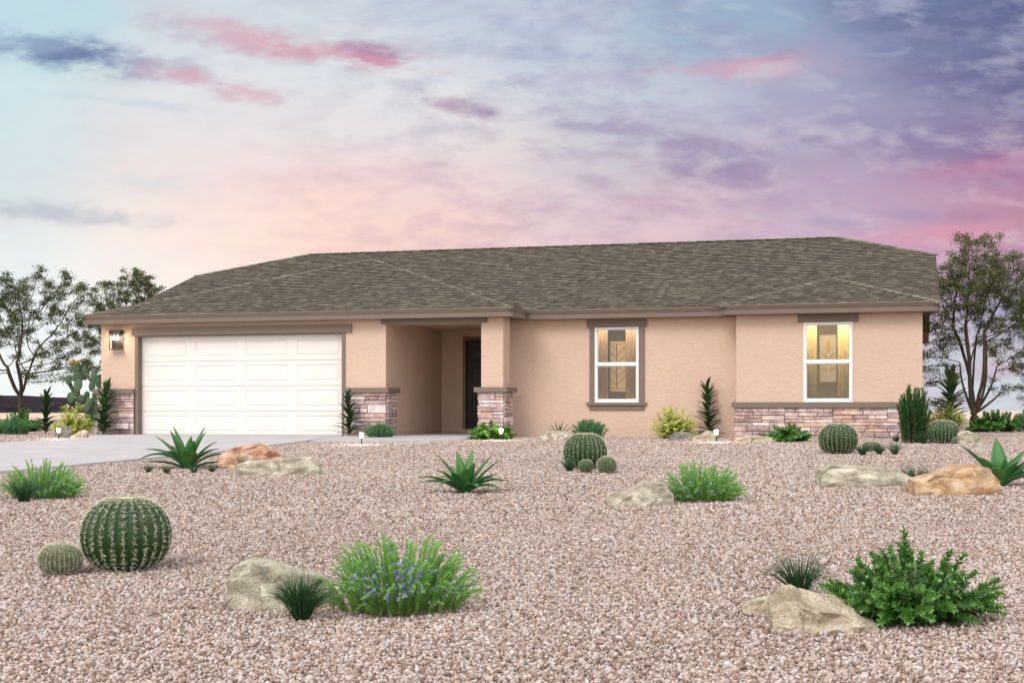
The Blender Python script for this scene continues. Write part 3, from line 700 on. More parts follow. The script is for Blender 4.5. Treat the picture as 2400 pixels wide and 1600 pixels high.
roof_plane([(mL, EY, HE), (mR, EY, HE), (mR, YC, ZC), (RR, RV, zr), (RL, RV, zr), (mL, YC, ZC)], (mL, EY, HE), (1, 0, 0))
by = lambda y: 2 * RV - y
roof_plane([(mR, by(EY), HE), (mL, by(EY), HE), (mL, by(YC), ZC), (RL, RV, zr), (RR, RV, zr), (mR, by(YC), ZC)], (mR, by(EY), HE), (-1, 0, 0), 30)
roof_plane([(mL, by(YC), ZC), (mL, YC, ZC), (RL, RV, zr)], (mL, by(YC), ZC), (0, -1, 0), 60)
roof_plane([(mR, YC, ZC), (mR, by(YC), ZC), (RR, RV, zr)], (mR, YC, ZC), (0, 1, 0), 70)
def front_hip(x0, x1, ye, u_off):
    hw = (x1 - x0) / 2; xm = (x0 + x1) / 2; za = HE + PITCH * hw; ya = ye + hw; yb = EY + (za - HE) / PITCH
    roof_plane([(x0, ye, HE), (x1, ye, HE), (xm, ya, za)], (x0, ye, HE), (1, 0, 0), u_off, .003)
    roof_plane([(x1, ye, HE), (x1, EY, HE), (xm, yb, za), (xm, ya, za)], (x1, ye, HE), (0, 1, 0), u_off + 11, .003)
    roof_plane([(x0, EY, HE), (x0, ye, HE), (xm, ya, za), (xm, yb, za)], (x0, EY, HE), (0, -1, 0), u_off + 23, .003)
    return (xm, ya, za), (xm, yb, za)
gA, gB = front_hip(-OV, WG + OV, -OV, 100)
bA, bB = front_hip(B1 - OV, WT + OV, BF - OV, 140)
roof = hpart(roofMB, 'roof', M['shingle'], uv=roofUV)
# ridge and hip caps
capMB = MB(); rc = random.Random(3)
def caps(a, c, w=.12, drop=.036, skip=.02):
    a, c = Vector(a), Vector(c); d = c - a; L = d.length; d.normalize()
    side = d.cross(Vector((0, 0, 1))).normalized(); up = side.cross(d).normalized()
    n = max(1, int(L / .24)); st = L / n
    for i in range(n):
        p, q = a + d * (i * st - .02), a + d * ((i + 1) * st + .0)
        hi, lo = .030, .020
        v = rc.random()
        capMB.add([p - side * w + up * (hi - drop), p + up * hi, p + side * w + up * (hi - drop), q - side * w + up * (lo - drop), q + up * lo, q + side * w + up * (lo - drop)],
                  [(0, 1, 4, 3), (1, 2, 5, 4), (0, 2, 1), (0, 3, 5, 2)], v)
caps((RL, RV, zr), (RR, RV, zr)); caps((mL, YC, ZC), (RL, RV, zr)); caps((mR, YC, ZC), (RR, RV, zr))
caps((mL, by(YC), ZC), (RL, RV, zr)); caps((mR, by(YC), ZC), (RR, RV, zr))
hpart(capMB, 'ridge_cap', M['cap'], roof); capMB = MB()
caps((-OV, -OV, HE), gA, .11, .06); caps((WG + OV, -OV, HE), gA, .11, .06); caps(gA, gB)
hpart(capMB, 'ridge_cap', M['cap'], roof); capMB = MB()
caps((B1 - OV, BF - OV, HE), bA, .11, .06); caps((WT + OV, BF - OV, HE), bA, .11, .06); caps(bA, bB)
hpart(capMB, 'ridge_cap', M['cap'], roof)
# gutter + fascia swept round the front eaves, soffit behind
def sweep(b, path, prof):
    n = len(path); P = [Vector((x, y, 0)) for x, y in path]; nor = []
    for i in range(n - 1):
        d = (P[i + 1] - P[i]).normalized(); nor.append(Vector((d.y, -d.x, 0)))
    cols = []
    for i in range(n):
        if i == 0: m = nor[0]
        elif i == n - 1: m = nor[-1]
        else:
            m = (nor[i - 1] + nor[i]); m = m / (1 + nor[i - 1].dot(nor[i]))
        cols.append([P[i] + m * o_ + Vector((0, 0, HE + z_)) for o_, z_ in prof])
    k = len(prof)
    for i in range(n - 1):
        for j in range(k - 1):
            b.quad(cols[i][j + 1], cols[i + 1][j + 1], cols[i + 1][j], cols[i][j])
    b.add(cols[0], [tuple(range(k))]); b.add(cols[-1], [tuple(range(k))[::-1]])
epath = [(-OV, EY + .3), (-OV, -OV), (WG + OV, -OV), (WG + OV, EY), (B1 - OV, EY), (B1 - OV, BF - OV), (WT + OV, BF - OV), (WT + OV, EY + .25)]
b = MB(); sweep(b, epath, [(-.06, .004), (.012, .012), (.010, 0), (-.022, -.066), (-.034, -.068), (-.034, -.172), (-.062, -.172), (-.062, .004)])
hpart(b, 'gutter', M['fascia'], roof)
b = MB()
b.box(-OV + .065, WG + OV - .065, -OV + .06, .02, HE - .170, HE - .162); b.box(WG - .01, WG + OV - .065, .02, PJ, HE - .170, HE - .162)
b.box(WG + .2, B1, EY + .06, PJ + .02, HE - .1685, HE - .160); b.box(B1 - OV + .065, WT + OV - .065, BF - OV + .06, BF + .02, HE - .170, HE - .162); b.box(B1 - OV + .065, B1 + .01, BF + .02, PJ - .1, HE - .169, HE - .161)
b.box(-OV + .065, .01, .02, EY + .3, HE - .170, HE - .162); b.box(WT - .01, WT + OV - .065, BF + .02, EY + .3, HE - .170, HE - .162)
hpart(b, 'soffit', M['soffit'], roof)
# rake boards with boxed overhang on both gable ends
def rake(x_in, x_out):
    b = MB(); x0, x1 = min(x_in, x_out), max(x_in, x_out)
    line = [(EY + .02, HE), (YC, ZC), (by(YC), ZC), (by(EY) - .02, HE)]
    for (ya, za), (yb_, zb) in zip(line[:-1], line[1:]):
        b.add([(x0, ya, za - .19), (x1, ya, za - .19), (x1, ya, za - .004), (x0, ya, za - .004), (x0, yb_, zb - .19), (x1, yb_, zb - .19), (x1, yb_, zb - .004), (x0, yb_, zb - .004)],
              [(0, 1, 5, 4), (1, 2, 6, 5), (3, 0, 4, 7), (0, 3, 2, 1), (4, 5, 6, 7)])
    hpart(b, 'rake_board', M['fascia'], roof)
rake(-.005, mL + .012); rake(WT + .005, mR - .012)

# --- garage door: four sections of four raised-frame panels
b = MB(); gx0, gx1, gz1 = GD; yd = .145
nS, nP = 4, 4; sh = gz1 / nS; pw = (gx1 - gx0) / nP
for s in range(nS):
    z0 = s * sh + (.004 if s else -.02); z1 = (s + 1) * sh - .004
    xs = [gx0]; 
    for p in range(nP):
        x0 = gx0 + p * pw; fx0, fx1 = x0 + pw * .085, x0 + pw * .915
        fz0, fz1 = s * sh + sh * .17, s * sh + sh * .83
        # frame around the panel
        b.quad((x0, yd, z0), (x0 + pw, yd, z0), (x0 + pw, yd, fz0), (x0, yd, fz0)); b.quad((x0, yd, fz1), (x0 + pw, yd, fz1), (x0 + pw, yd, z1), (x0, yd, z1))
        b.quad((x0, yd, fz0), (fx0, yd, fz0), (fx0, yd, fz1), (x0, yd, fz1)); b.quad((fx1, yd, fz0), (x0 + pw, yd, fz0), (x0 + pw, yd, fz1), (fx1, yd, fz1))
        r0 = [(fx0, yd, fz0), (fx1, yd, fz0), (fx1, yd, fz1), (fx0, yd, fz1)]
        i1 = .022; dpt = .017
        r1 = [(fx0 + i1, yd + dpt, fz0 + i1), (fx1 - i1, yd + dpt, fz0 + i1), (fx1 - i1, yd + dpt, fz1 - i1), (fx0 + i1, yd + dpt, fz1 - i1)]
        i2 = .052
        r2 = [(fx0 + i2, yd + .003, fz0 + i2), (fx1 - i2, yd + .003, fz0 + i2), (fx1 - i2, yd + .003, fz1 - i2), (fx0 + i2, yd + .003, fz1 - i2)]
        for A, B in ((r0, r1), (r1, r2)):
            for q in range(4): b.quad(A[q], A[(q + 1) % 4], B[(q + 1) % 4], B[q])
        b.quad(*r2)
    b.quad((gx0, yd, z1), (gx1, yd, z1), (gx1, yd + .03, z1 + .004), (gx0, yd + .03, z1 + .004)); b.quad((gx0, yd + .03, z0 - .004), (gx1, yd + .03, z0 - .004), (gx1, yd, z0), (gx0, yd, z0))
gd = hpart(b, 'garage_door', M['garage'])
b = MB(); b.box(gx0, gx1, yd - .004, yd + .02, -.02, .045)
hpart(b, 'bottom_seal', mat_simple('grey_rubber', (.42, .40, .385), None), gd)
b = MB()                                                            # jamb liners, flush trim and the header over the door
b.box(gx0 - .075, gx0 + .004, -.022, .175, -.05, gz1 + .045); b.box(gx1 - .004, gx1 + .075, -.022, .175, -.05, gz1 + .045); b.box(gx0 + .004, gx1 - .004, -.02, .172, gz1 - .003, gz1 + .043)
hl, hr = X(308.4, -.05), X(822.7, -.05)
b.box(hl, hr, -.055, .01, Z(308, 786.5, -.05), Z(308, 768.6, -.05))
hpart(b, 'garage_trim', M['trim'])
b = MB(); b.box(X(892.8, -.05), X(1139.6, -.05), -.055, .01, OPZ - .004, HE - .175)
hpart(b, 'porch_header', M['trim'])

# --- front door with six panels
b = MB(); x0, x1, z0, z1 = DR; yd = DEP + .06
b.box(x0, x1, yd, yd + .045, z0, z1)
H = z1 - z0
for (pa, pb) in ((.16, .46), (.54, .84)):
    for za, zb in ((.07, .34), (.40, .70), (.76, .92)):
        xa, xb, ya, yb_ = x0 + (x1 - x0) * pa, x0 + (x1 - x0) * pb, z0 + H * za, z0 + H * zb
        o0 = [(xa, yd - .002, ya), (xb, yd - .002, ya), (xb, yd - .002, yb_), (xa, yd - .002, yb_)]
        o1 = [(xa + .02, yd - .012, ya + .02), (xb - .02, yd - .012, ya + .02), (xb - .02, yd - .012, yb_ - .02), (xa + .02, yd - .012, yb_ - .02)]
        o2 = [(xa + .045, yd - .004, ya + .045), (xb - .045, yd - .004, ya + .045), (xb - .045, yd - .004, yb_ - .045), (xa + .045, yd - .004, yb_ - .045)]
        for A, B in ((o0, o1), (o1, o2)):
            for q in range(4): b.quad(A[q], A[(q + 1) % 4], B[(q + 1) % 4], B[q])
        b.quad(*o2)
fd = hpart(b, 'front_door', M['door'])
b = MB(); tw = .075
b.box(x0 - tw, x0, DEP - .022, DEP + .1, z0 - .01, z1 + tw); b.box(x1, x1 + tw, DEP - .022, DEP + .1, z0 - .01, z1 + tw); b.box(x0, x1, DEP - .02, DEP + .1, z1, z1 + tw - .002)
b.box(x0, x1, DEP - .02, DEP + .1, z0 - .03, z0)
hpart(b, 'door_frame', M['trim'], fd)
b = MB(); b.tube([(x1 - .07, yd - .005, 1.0), (x1 - .07, yd - .06, 1.0)], [.012, .012], 10); b.tube([(x1 - .07, yd - .055, 1.0), (x1 - .07, yd - .08, 1.0), (x1 - .07, yd - .1, 1.0)], [.02, .032, .018], 12)
hpart(b, 'door_knob', M['black'], fd)

# --- windows
def window(Wd, y, zmid):
    xa, xb, za, zb = Wd; fw = .045; b = MB(); ys0, ys1 = y - .018, y + .07
    b.box(xa, xa + fw, ys0, ys1, za, zb); b.box(xb - fw, xb, ys0, ys1, za, zb)
    b.box(xa + fw, xb - fw, ys0 + .002, ys1, za, za + .052); b.box(xa + fw, xb - fw, ys0 + .002, ys1, zb - .035, zb)
    b.box(xa + fw, xb - fw, ys0 + .004, ys1, zmid - .025, zmid + .025)
    wn = hpart(b, 'window', M['white'])
    s = MB(); i = .02                                         # inner sash lines
    for z0, z1 in ((za + .052, zmid - .025), (zmid + .025, zb - .035)):
        yy = y + .012 if z0 < zmid - .1 else y + .026
        s.box(xa + fw, xa + fw + i, yy, yy + .03, z0, z1); s.box(xb - fw - i, xb - fw, yy, yy + .03, z0, z1)
        s.box(xa + fw + i, xb - fw - i, yy + .001, yy + .03, z0, z0 + i); s.box(xa + fw + i, xb - fw - i, yy + .001, yy + .03, z1 - i, z1)
        p = MB(); yp = yy + .014; p.quad((xa + fw, yp, z0), (xb - fw, yp, z0), (xb - fw, yp, z1), (xa + fw, yp, z1))
        hpart(p, 'window_pane', M['glass'], wn)
    hpart(s, 'window_sash', M['white'], wn)
    return wn
w1 = window(W1, y1, Z(1445, 853.6, y1)); w2 = window(W2, y2, Z(1940, 847.7, y2))
b = MB(); yt = y1 - .03
tx0, tx1 = X(1381.5, yt), X(1510.2, yt); hx0, hx1 = X(1375.5, yt), X(1515.4, yt)
b.box(tx0, W1[0], yt, y1 + .02, W1[2], W1[3]); b.box(W1[1], tx1, yt, y1 + .02, W1[2], W1[3])
b.box(hx0, hx1, yt - .015, y1 + .02, W1[3], HE - .2); 
hpart(b, 'window_trim', M['trim'], w1)
b = MB(); zs1, zs2 = Z(1445, 949.4, yt), Z(1445, 960.7, yt)
b.box(hx0, hx1, yt - .035, y1 + .02, zs1, W1[2]); b.box(tx0, tx1, yt, y1 + .02, zs2, zs1)
hpart(b, 'window_sill', M['trim'], w1)
b = MB(); yt = y2 - .045; b.box(X(1869.8, yt), X(2011.2, yt), yt, y2 + .02, W2[3] + .004, Z(1870, 734.5, yt))
hpart(b, 'window_trim', M['trim'], w2)
# --- rooms behind the two windows
def room(xa, xb, ya, yb_, za, zb, wallmat):
    b = MB()
    b.quad((xa, yb_, za), (xb, yb_, za), (xb, yb_, zb), (xa, yb_, zb)); b.quad((xa, ya, za), (xa, yb_, za), (xa, yb_, zb), (xa, ya, zb))
    b.quad((xb, yb_, za), (xb, ya, za), (xb, ya, zb), (xb, yb_, zb)); b.quad((xa, ya, zb), (xa, yb_, zb), (xb, yb_, zb), (xb, ya, zb)); b.quad((xa, ya, za), (xb, ya, za), (xb, yb_, za), (xa, yb_, za))
    hpart(b, 'room_wall', wallmat)
room(W1[0] - 1.0, W1[1] + .8, y1 + .17, y1 + 1.15, .03, 2.46, M['roomdark']); room(W2[0] - 1.0, W2[1] + .8, y2 + .17, y2 + 1.15, .03, 2.46, M['room'])
def drape(px0, px1, y, z0, z1, mat, label):
    xa, xb = X(px0, y), X(px1, y); b = MB(); n = 40
    for i in range(n + 1):
        x = xa + (xb - xa) * i / n; yy = y + .028 * math.sin(i * .95 + .4 * math.sin(i * .37))
        b.v.extend([(x, yy, z0), (x, yy * .5 + y * .5, z1)]); b.var.extend([.5, .5])
    for i in range(n): b.f.append((2 * i, 2 * i + 2, 2 * i + 3, 2 * i + 1))
    o = b.build('curtain', mat, smooth=True)
    md = o.modifiers.new('thick', 'SOLIDIFY'); md.thickness = .006
    return tag(o, label, 'curtain', 'curtains behind the front windows')
drape(1396, 1424, y1 + .36, .1, 2.4, M['wood_curtain'], 'brown drape on the left side of the narrow trimmed window, left of the branch picture')
drape(1467, 1497, y1 + .36, .1, 2.4, M['wood_curtain'], 'brown drape on the right side of the narrow trimmed window, right of the branch picture')
drape(1884, 1914, y2 + .36, .1, 2.4, M['olive_curtain'], 'olive drape left of the cream leaf picture in the window above the stone wainscot')
drape(1964, 1999, y2 + .36, .1, 2.4, M['olive_curtain'], 'olive drape right of the cream leaf picture in the window above the stone wainscot')
def picture(px0, px1, py0, py1, y, canvas, label, art, artmat):
    a, c = onv(px0, py1, y), onv(px1, py0, y); x0, x1, z0, z1 = a[0], c[0], a[2], c[2]
    e = empty('wall_picture', ((x0 + x1) / 2, y, z0), label, 'picture')
    b = MB(); b.box(x0, x1, y, y + .04, z0, z1); o = b.build('canvas', canvas, e); o.location = -Vector(e.location)
    b = MB(); art(b, x0, x1, z0, z1, y - .004); o = b.build('printed_motif', artmat, e); o.location = -Vector(e.location)
    # hung on a post-mounted panel: back rail to the rear wall
    b = MB(); b.box((x0 + x1) / 2 - .02, (x0 + x1) / 2 + .02, y + .04, y + .075, z0 + .1, z1 - .1); o = b.build('hanging_rail', M['ink'], e); o.location = -Vector(e.location)
    return e
def branch(b, x0, x1, z0, z1, y):
    H_, W_ = z1 - z0, x1 - x0; xm = x0 + W_ * .42
    def ln(xa, za, xb, zb, w):
        d = Vector((xb - xa, 0, zb - za)).normalized(); s = Vector((d.z, 0, -d.x)) * w
        b.quad(Vector((xa, y, za)) - s, Vector((xb, y, zb)) - s, Vector((xb, y, zb)) + s, Vector((xa, y, za)) + s)
    ln(xm, z0 + .055 * H_, xm, z1 - .05 * H_, .011); ln(x0 + .02, z0 + .055 * H_, x1 - .02, z0 + .055 * H_, .004); ln(x0 + .02, z1 - .05 * H_, x1 - .02, z1 - .05 * H_, .004)
    for f in (.13, .27, .43, .55, .72): ln(xm, z0 + H_ * f, x1 - .01, z0 + H_ * (f + .16), .007)
    for f in (.12, .32, .48, .66, .82): ln(xm, z0 + H_ * f, x0 + .01, z0 + H_ * (f + .12), .007)
def leafmotif(b, x0, x1, z0, z1, y):
    H_, W_ = z1 - z0, x1 - x0; xm = (x0 + x1) / 2 + .01
    def lf(cx, cz, L, wd, ang):
        ca, sa = math.cos(ang), math.sin(ang); vs = []
        for i in range(13):
            t = i / 12; w = wd * math.sin(PI * t ** .8)
            vs.append((t * L, w))
        pts = [(u, w) for u, w in vs] + [(u, -w) for u, w in vs[::-1][1:-1]]
        b.add([(cx + u * ca - w * sa, y, cz + u * sa + w * ca) for u, w in pts], [tuple(range(len(pts)))[::-1]])
    lf(xm, z0 + H_ * .62, H_ * .28, W_ * .16, PI / 2)
    for k, f in enumerate((.24, .36, .5)):
        lf(xm + .01, z0 + H_ * f, W_ * .46, W_ * .12, math.radians(28 + 8 * k)); lf(xm - .01, z0 + H_ * f, W_ * .46, W_ * .12, math.radians(152 - 8 * k))
picture(1430.5, 1466, 799.5, 917, y1 + .75, M['canvas'], 'tall tan picture of a bare branch seen through the narrow trimmed window', branch, M['ink'])
picture(1921, 1960, 784.5, 895, y2 + .75, M['canvas2'], 'tall cream picture of a golden leaf sprig seen through the right window', leafmotif, M['gold'])
for xa, xb, yy, e in ((W1[0], W1[1], y1, 11.), (W2[0], W2[1], y2, 13.)):
    l = bpy.data.lights.new('room_light', 'AREA'); l.energy = e; l.size = .5; l.shape = 'RECTANGLE'; l.size = 1.3; l.size_y = .1; l.color = (1., .88, .68)
    o = bpy.data.objects.new('room_light', l); COL.objects.link(o); o.location = ((xa + xb) / 2, yy + .25, 2.42)
    o = bpy.data.objects.new('room_light', l); COL.objects.link(o); o.location = ((xa + xb) / 2, yy + .25, .16 if yy > .9 else .1); o.rotation_euler.x = PI  # unseen upward fill light, added below the sill to even the room's brightness

# --- ledge stone veneer
def veneer(seed, faces, parent_name='stone_veneer'):
    """faces: list of (origin, along dir, width, height, outward normal)"""
    rg = random.Random(seed); b = MB(); bk = MB()
    for O, D, Wd, Ht, N in faces:
        O, D, N = Vector(O), Vector(D).normalized(), Vector(N).normalized()
        def split(x0, x1, z0, z1, out):
            w, h = x1 - x0, z1 - z0
            if h > .18 or (h > .11 and rg.random() < (.55 if w > .2 else .2)):
                m = z0 + h * rg.uniform(.34, .66); split(x0, x1, z0, m, out); split(x0, x1, m, z1, out); return
            if w > .72 or (w > .42 and rg.random() < .6) or (h > .11 and w > .46):
                m = x0 + w * rg.uniform(.32, .68); split(x0, m, z0, z1, out); split(m, x1, z0, z1, out); return
            out.append((x0, x1, z0, z1))
        out = []
        zz = 0.
        while zz < Ht - .02:                       # courses of uneven height, then irregular splits
            hh = min(rg.uniform(.16, .30), Ht - zz)
            if Ht - zz - hh < .06: hh = Ht - zz
            xx = 0.
            while xx < Wd - .01:
                ww = min(rg.uniform(.5, 1.15), Wd - xx)
                if Wd - xx - ww < .12: ww = Wd - xx
                split(xx, xx + ww, zz, zz + hh, out); xx += ww
            zz += hh
        for x0, x1, z0, z1 in out:
            gp = .0055; d0 = rg.uniform(.022, .042); j = lambda s=.006: rg.uniform(-s, s)
            a = [(x0 + gp + j(), z0 + gp + j(.004)), (x1 - gp + j(), z0 + gp + j(.004)), (x1 - gp + j(), z1 - gp + j(.004)), (x0 + gp + j(), z1 - gp + j(.004))]
            bev = min(.012, (z1 - z0) * .2)
            cx, cz = sum(p[0] for p in a) / 4, sum(p[1] for p in a) / 4
            inn = [(p[0] + (bev if p[0] < cx else -bev), p[1] + (bev if p[1] < cz else -bev)) for p in a]
            P3 = lambda p, d: O + D * p[0] + Vector((0, 0, p[1])) + N * d
            vs = [P3(p, 0) for p in a] + [P3(p, d0 * .75) for p in a] + [P3(p, d0 + j(.005)) for p in inn] + [P3((cx + j(.02), cz), d0 + j(.006))]
            fs = []
            for q in range(4):
                q2 = (q + 1) % 4; fs += [(q, q2, 4 + q2, 4 + q), (4 + q, 4 + q2, 8 + q2, 8 + q), (8 + q, 8 + q2, 12)]
            if D.cross(Vector((0, 0, 1))).dot(N) < 0: fs = [f[::-1] for f in fs]
            b.add(vs, fs, rg.random())
        c = [O + N * .004, O + D * Wd + N * .004, O + D * Wd + N * .004 + Vector((0, 0, Ht)), O + N * .004 + Vector((0, 0, Ht))]
        bk.quad(*c)
    sv = hpart(b, 'stone_veneer', M['veneer'])
    hpart(bk, 'mortar', M['mortar'], sv)
    return sv
def ledge(parent, x0, x1, yf, yb_, z0, z1):
    b = MB(); me_b = .012
    b.box(x0, x1, yf, yb_, z0, z1)
    hpart(b, 'ledge', M['trim'], parent)
ST = .045
LZ0, LZ1 = .945, 1.048
zg = -.05
# left of the garage door
sv = veneer(1, [((-.05, -.05, zg), (1, 0, 0), GD[0] - .075 + .05, LZ0 - zg, (0, -1, 0)), ((-.05, .9, zg), (0, -1, 0), .95, LZ0 - zg, (-1, 0, 0))])
ledge(sv, -.13, GD[0] - .072, -.13, .95, LZ0, LZ1)
# pier between the garage door and the porch
px1 = X(910.6, -.10); rx = px1 - .07
sv = veneer(2, [((GD[1] + .075, -.05, zg), (1, 0, 0), rx - GD[1] - .075, LZ0 - zg, (0, -1, 0)), ((rx, -.05, zg), (0, 1, 0), .60, LZ0 - zg, (1, 0, 0))])
ledge(sv, X(805.5, -.13), px1 + .0, -.13, .62, LZ0, LZ1)
# porch column
cl, cr = WG - .4736 - .03, WG + .03
sv = veneer(3, [((cl, -.05, zg), (1, 0, 0), cr - cl, LZ0 - zg, (0, -1, 0)), ((cr, -.05, zg), (0, 1, 0), .61, LZ0 - zg, (1, 0, 0)), ((cl, .56, zg), (0, -1, 0), .61, LZ0 - zg, (-1, 0, 0))])
ledge(sv, cl - .09, cr + .09, -.14, .64, LZ0, LZ1)
# wainscot under the right window
bz1, bz0 = Z(1940, 941.8, BF - .1), Z(1940, 954.9, BF - .1)
sv = veneer(4, [((B1 - .03, BF - .03, zg), (1, 0, 0), WT - B1 + .06, bz0 - zg, (0, -1, 0)), ((WT + .03, BF - .03, zg), (0, 1, 0), .9, bz0 - zg, (1, 0, 0))])
ledge(sv, B1 - .085, WT + .1, BF - .10, BF + .95, bz0, bz1)

# --- wall lantern beside the garage
def lantern():
    a = onv(258.5, 819.5, -.2); c = onv(284.5, 773.5, -.02)
    w = X(284.5, -.1) - X(258.5, -.1); h = Z(270, 773.5, -.1) - Z(270, 819.5, -.1); xc = X(271.5, -.1); z0 = Z(270, 819.5, -.1)
    e = empty('wall_lantern', (xc, 0, z0), 'black cage wall lantern with two lit bulbs beside the garage door', 'wall lamp')
    wd = w / 2; dp0, dp1 = -.16, -.02
    b = MB(); b.box(-wd * .8, wd * .8, -.02, 0, h * .1, h * .98); b.build('back_plate', M['black'], e)
    b = MB(); b.box(-wd, wd, dp0, dp1, h * .76, h); b.build('top_housing', M['black'], e)
    b = MB(); t = .008
    for x in (-wd, -wd * .35, wd * .35, wd - t * 2):
        b.box(x, x + 2 * t, dp0, dp0 + 2 * t, .018, h * .76)
    for x in (-wd, wd - t * 2): b.box(x, x + 2 * t, dp1 - 2 * t, dp1, .018, h * .76)
    b.box(-wd, wd, dp0, dp1, 0, .018); b.build('cage', M['black'], e)
    for sx in (-.45, .25):
        b = MB(); x = wd * sx
        b.lathe([(.004, -.045), (.022, -.035), (.033, -.01), (.03, .02), (.014, .045), (.012, .06)], 14, (x, -.09, h * .60)); b.build('light_bulb', M['bulb'], e, smooth=True)
    l = bpy.data.lights.new('lantern_light', 'POINT'); l.energy = 8.; l.color = (1., .74, .42); l.shadow_soft_size = .05
    o = bpy.data.objects.new('lantern_light', l); COL.objects.link(o); o.location = (xc + .02, -.22, z0 + h * .55)
lantern()

# --- path lights
def path_light(px, py, label):
    P = gnd(px, py); e = empty('path_light', P, label, 'path light', 'lit path lights along the house front')
    b = MB(); b.lathe([(.012, -.05), (.012, .11), (.018, .115), (.020, .14)], 10); b.build('stake', M['black'], e, smooth=True)
    b = MB(); b.lathe([(.020, .14), (.030, .152), (.044, .225), (.044, .232)], 16); b.build('lamp_shade', M['lamp'], e, smooth=True)
    b = MB(); b.lathe([(.056, .232), (.058, .242), (.030, .262), (.008, .266)], 16); b.build('cap', M['black'], e)
    l = bpy.data.lights.new('path_glow', 'POINT'); l.energy = 11.; l.color = (1., .90, .74); l.shadow_soft_size = .05
    o = bpy.data.objects.new('path_glow', l); COL.objects.link(o); o.location = (P[0], P[1] - .09, P[2] + .2)
path_light(137.7, 1029, 'lit path light at the driveway edge in front of the grey rock, leftmost of four')
path_light(847.5, 1043, 'lit path light in gravel before the grey green shrub at the garage pier')
path_light(1174.5, 1032, 'lit path light in front of the bright shrub at the porch column')
path_light(1679, 1036.5, 'lit path light left of the stone wainscot beside the tan rock')

# ================================================================== PLANTS AND ROCKS
def unit(a): return a / np.maximum(np.linalg.norm(a, axis=-1, keepdims=True), 1e-9)
def leaf_quads(b, base, d, nrm, L, W, var, mid=.42):
    """diamond leaves: base point, direction, approximate normal, length, width"""
    d = unit(d); side = unit(np.cross(d, nrm)); n = len(base)
    m = base + d * (L * mid)[:, None]
    lift = np.cross(side, d) * (L * .06)[:, None]
    V = np.stack([base, m + side * (W / 2)[:, None] + lift, base + d * L[:, None], m - side * (W / 2)[:, None] + lift], 1).reshape(-1, 3)
    Fc = np.arange(n * 4).reshape(-1, 4)
    b.arr(V, Fc, np.repeat(var, 4))

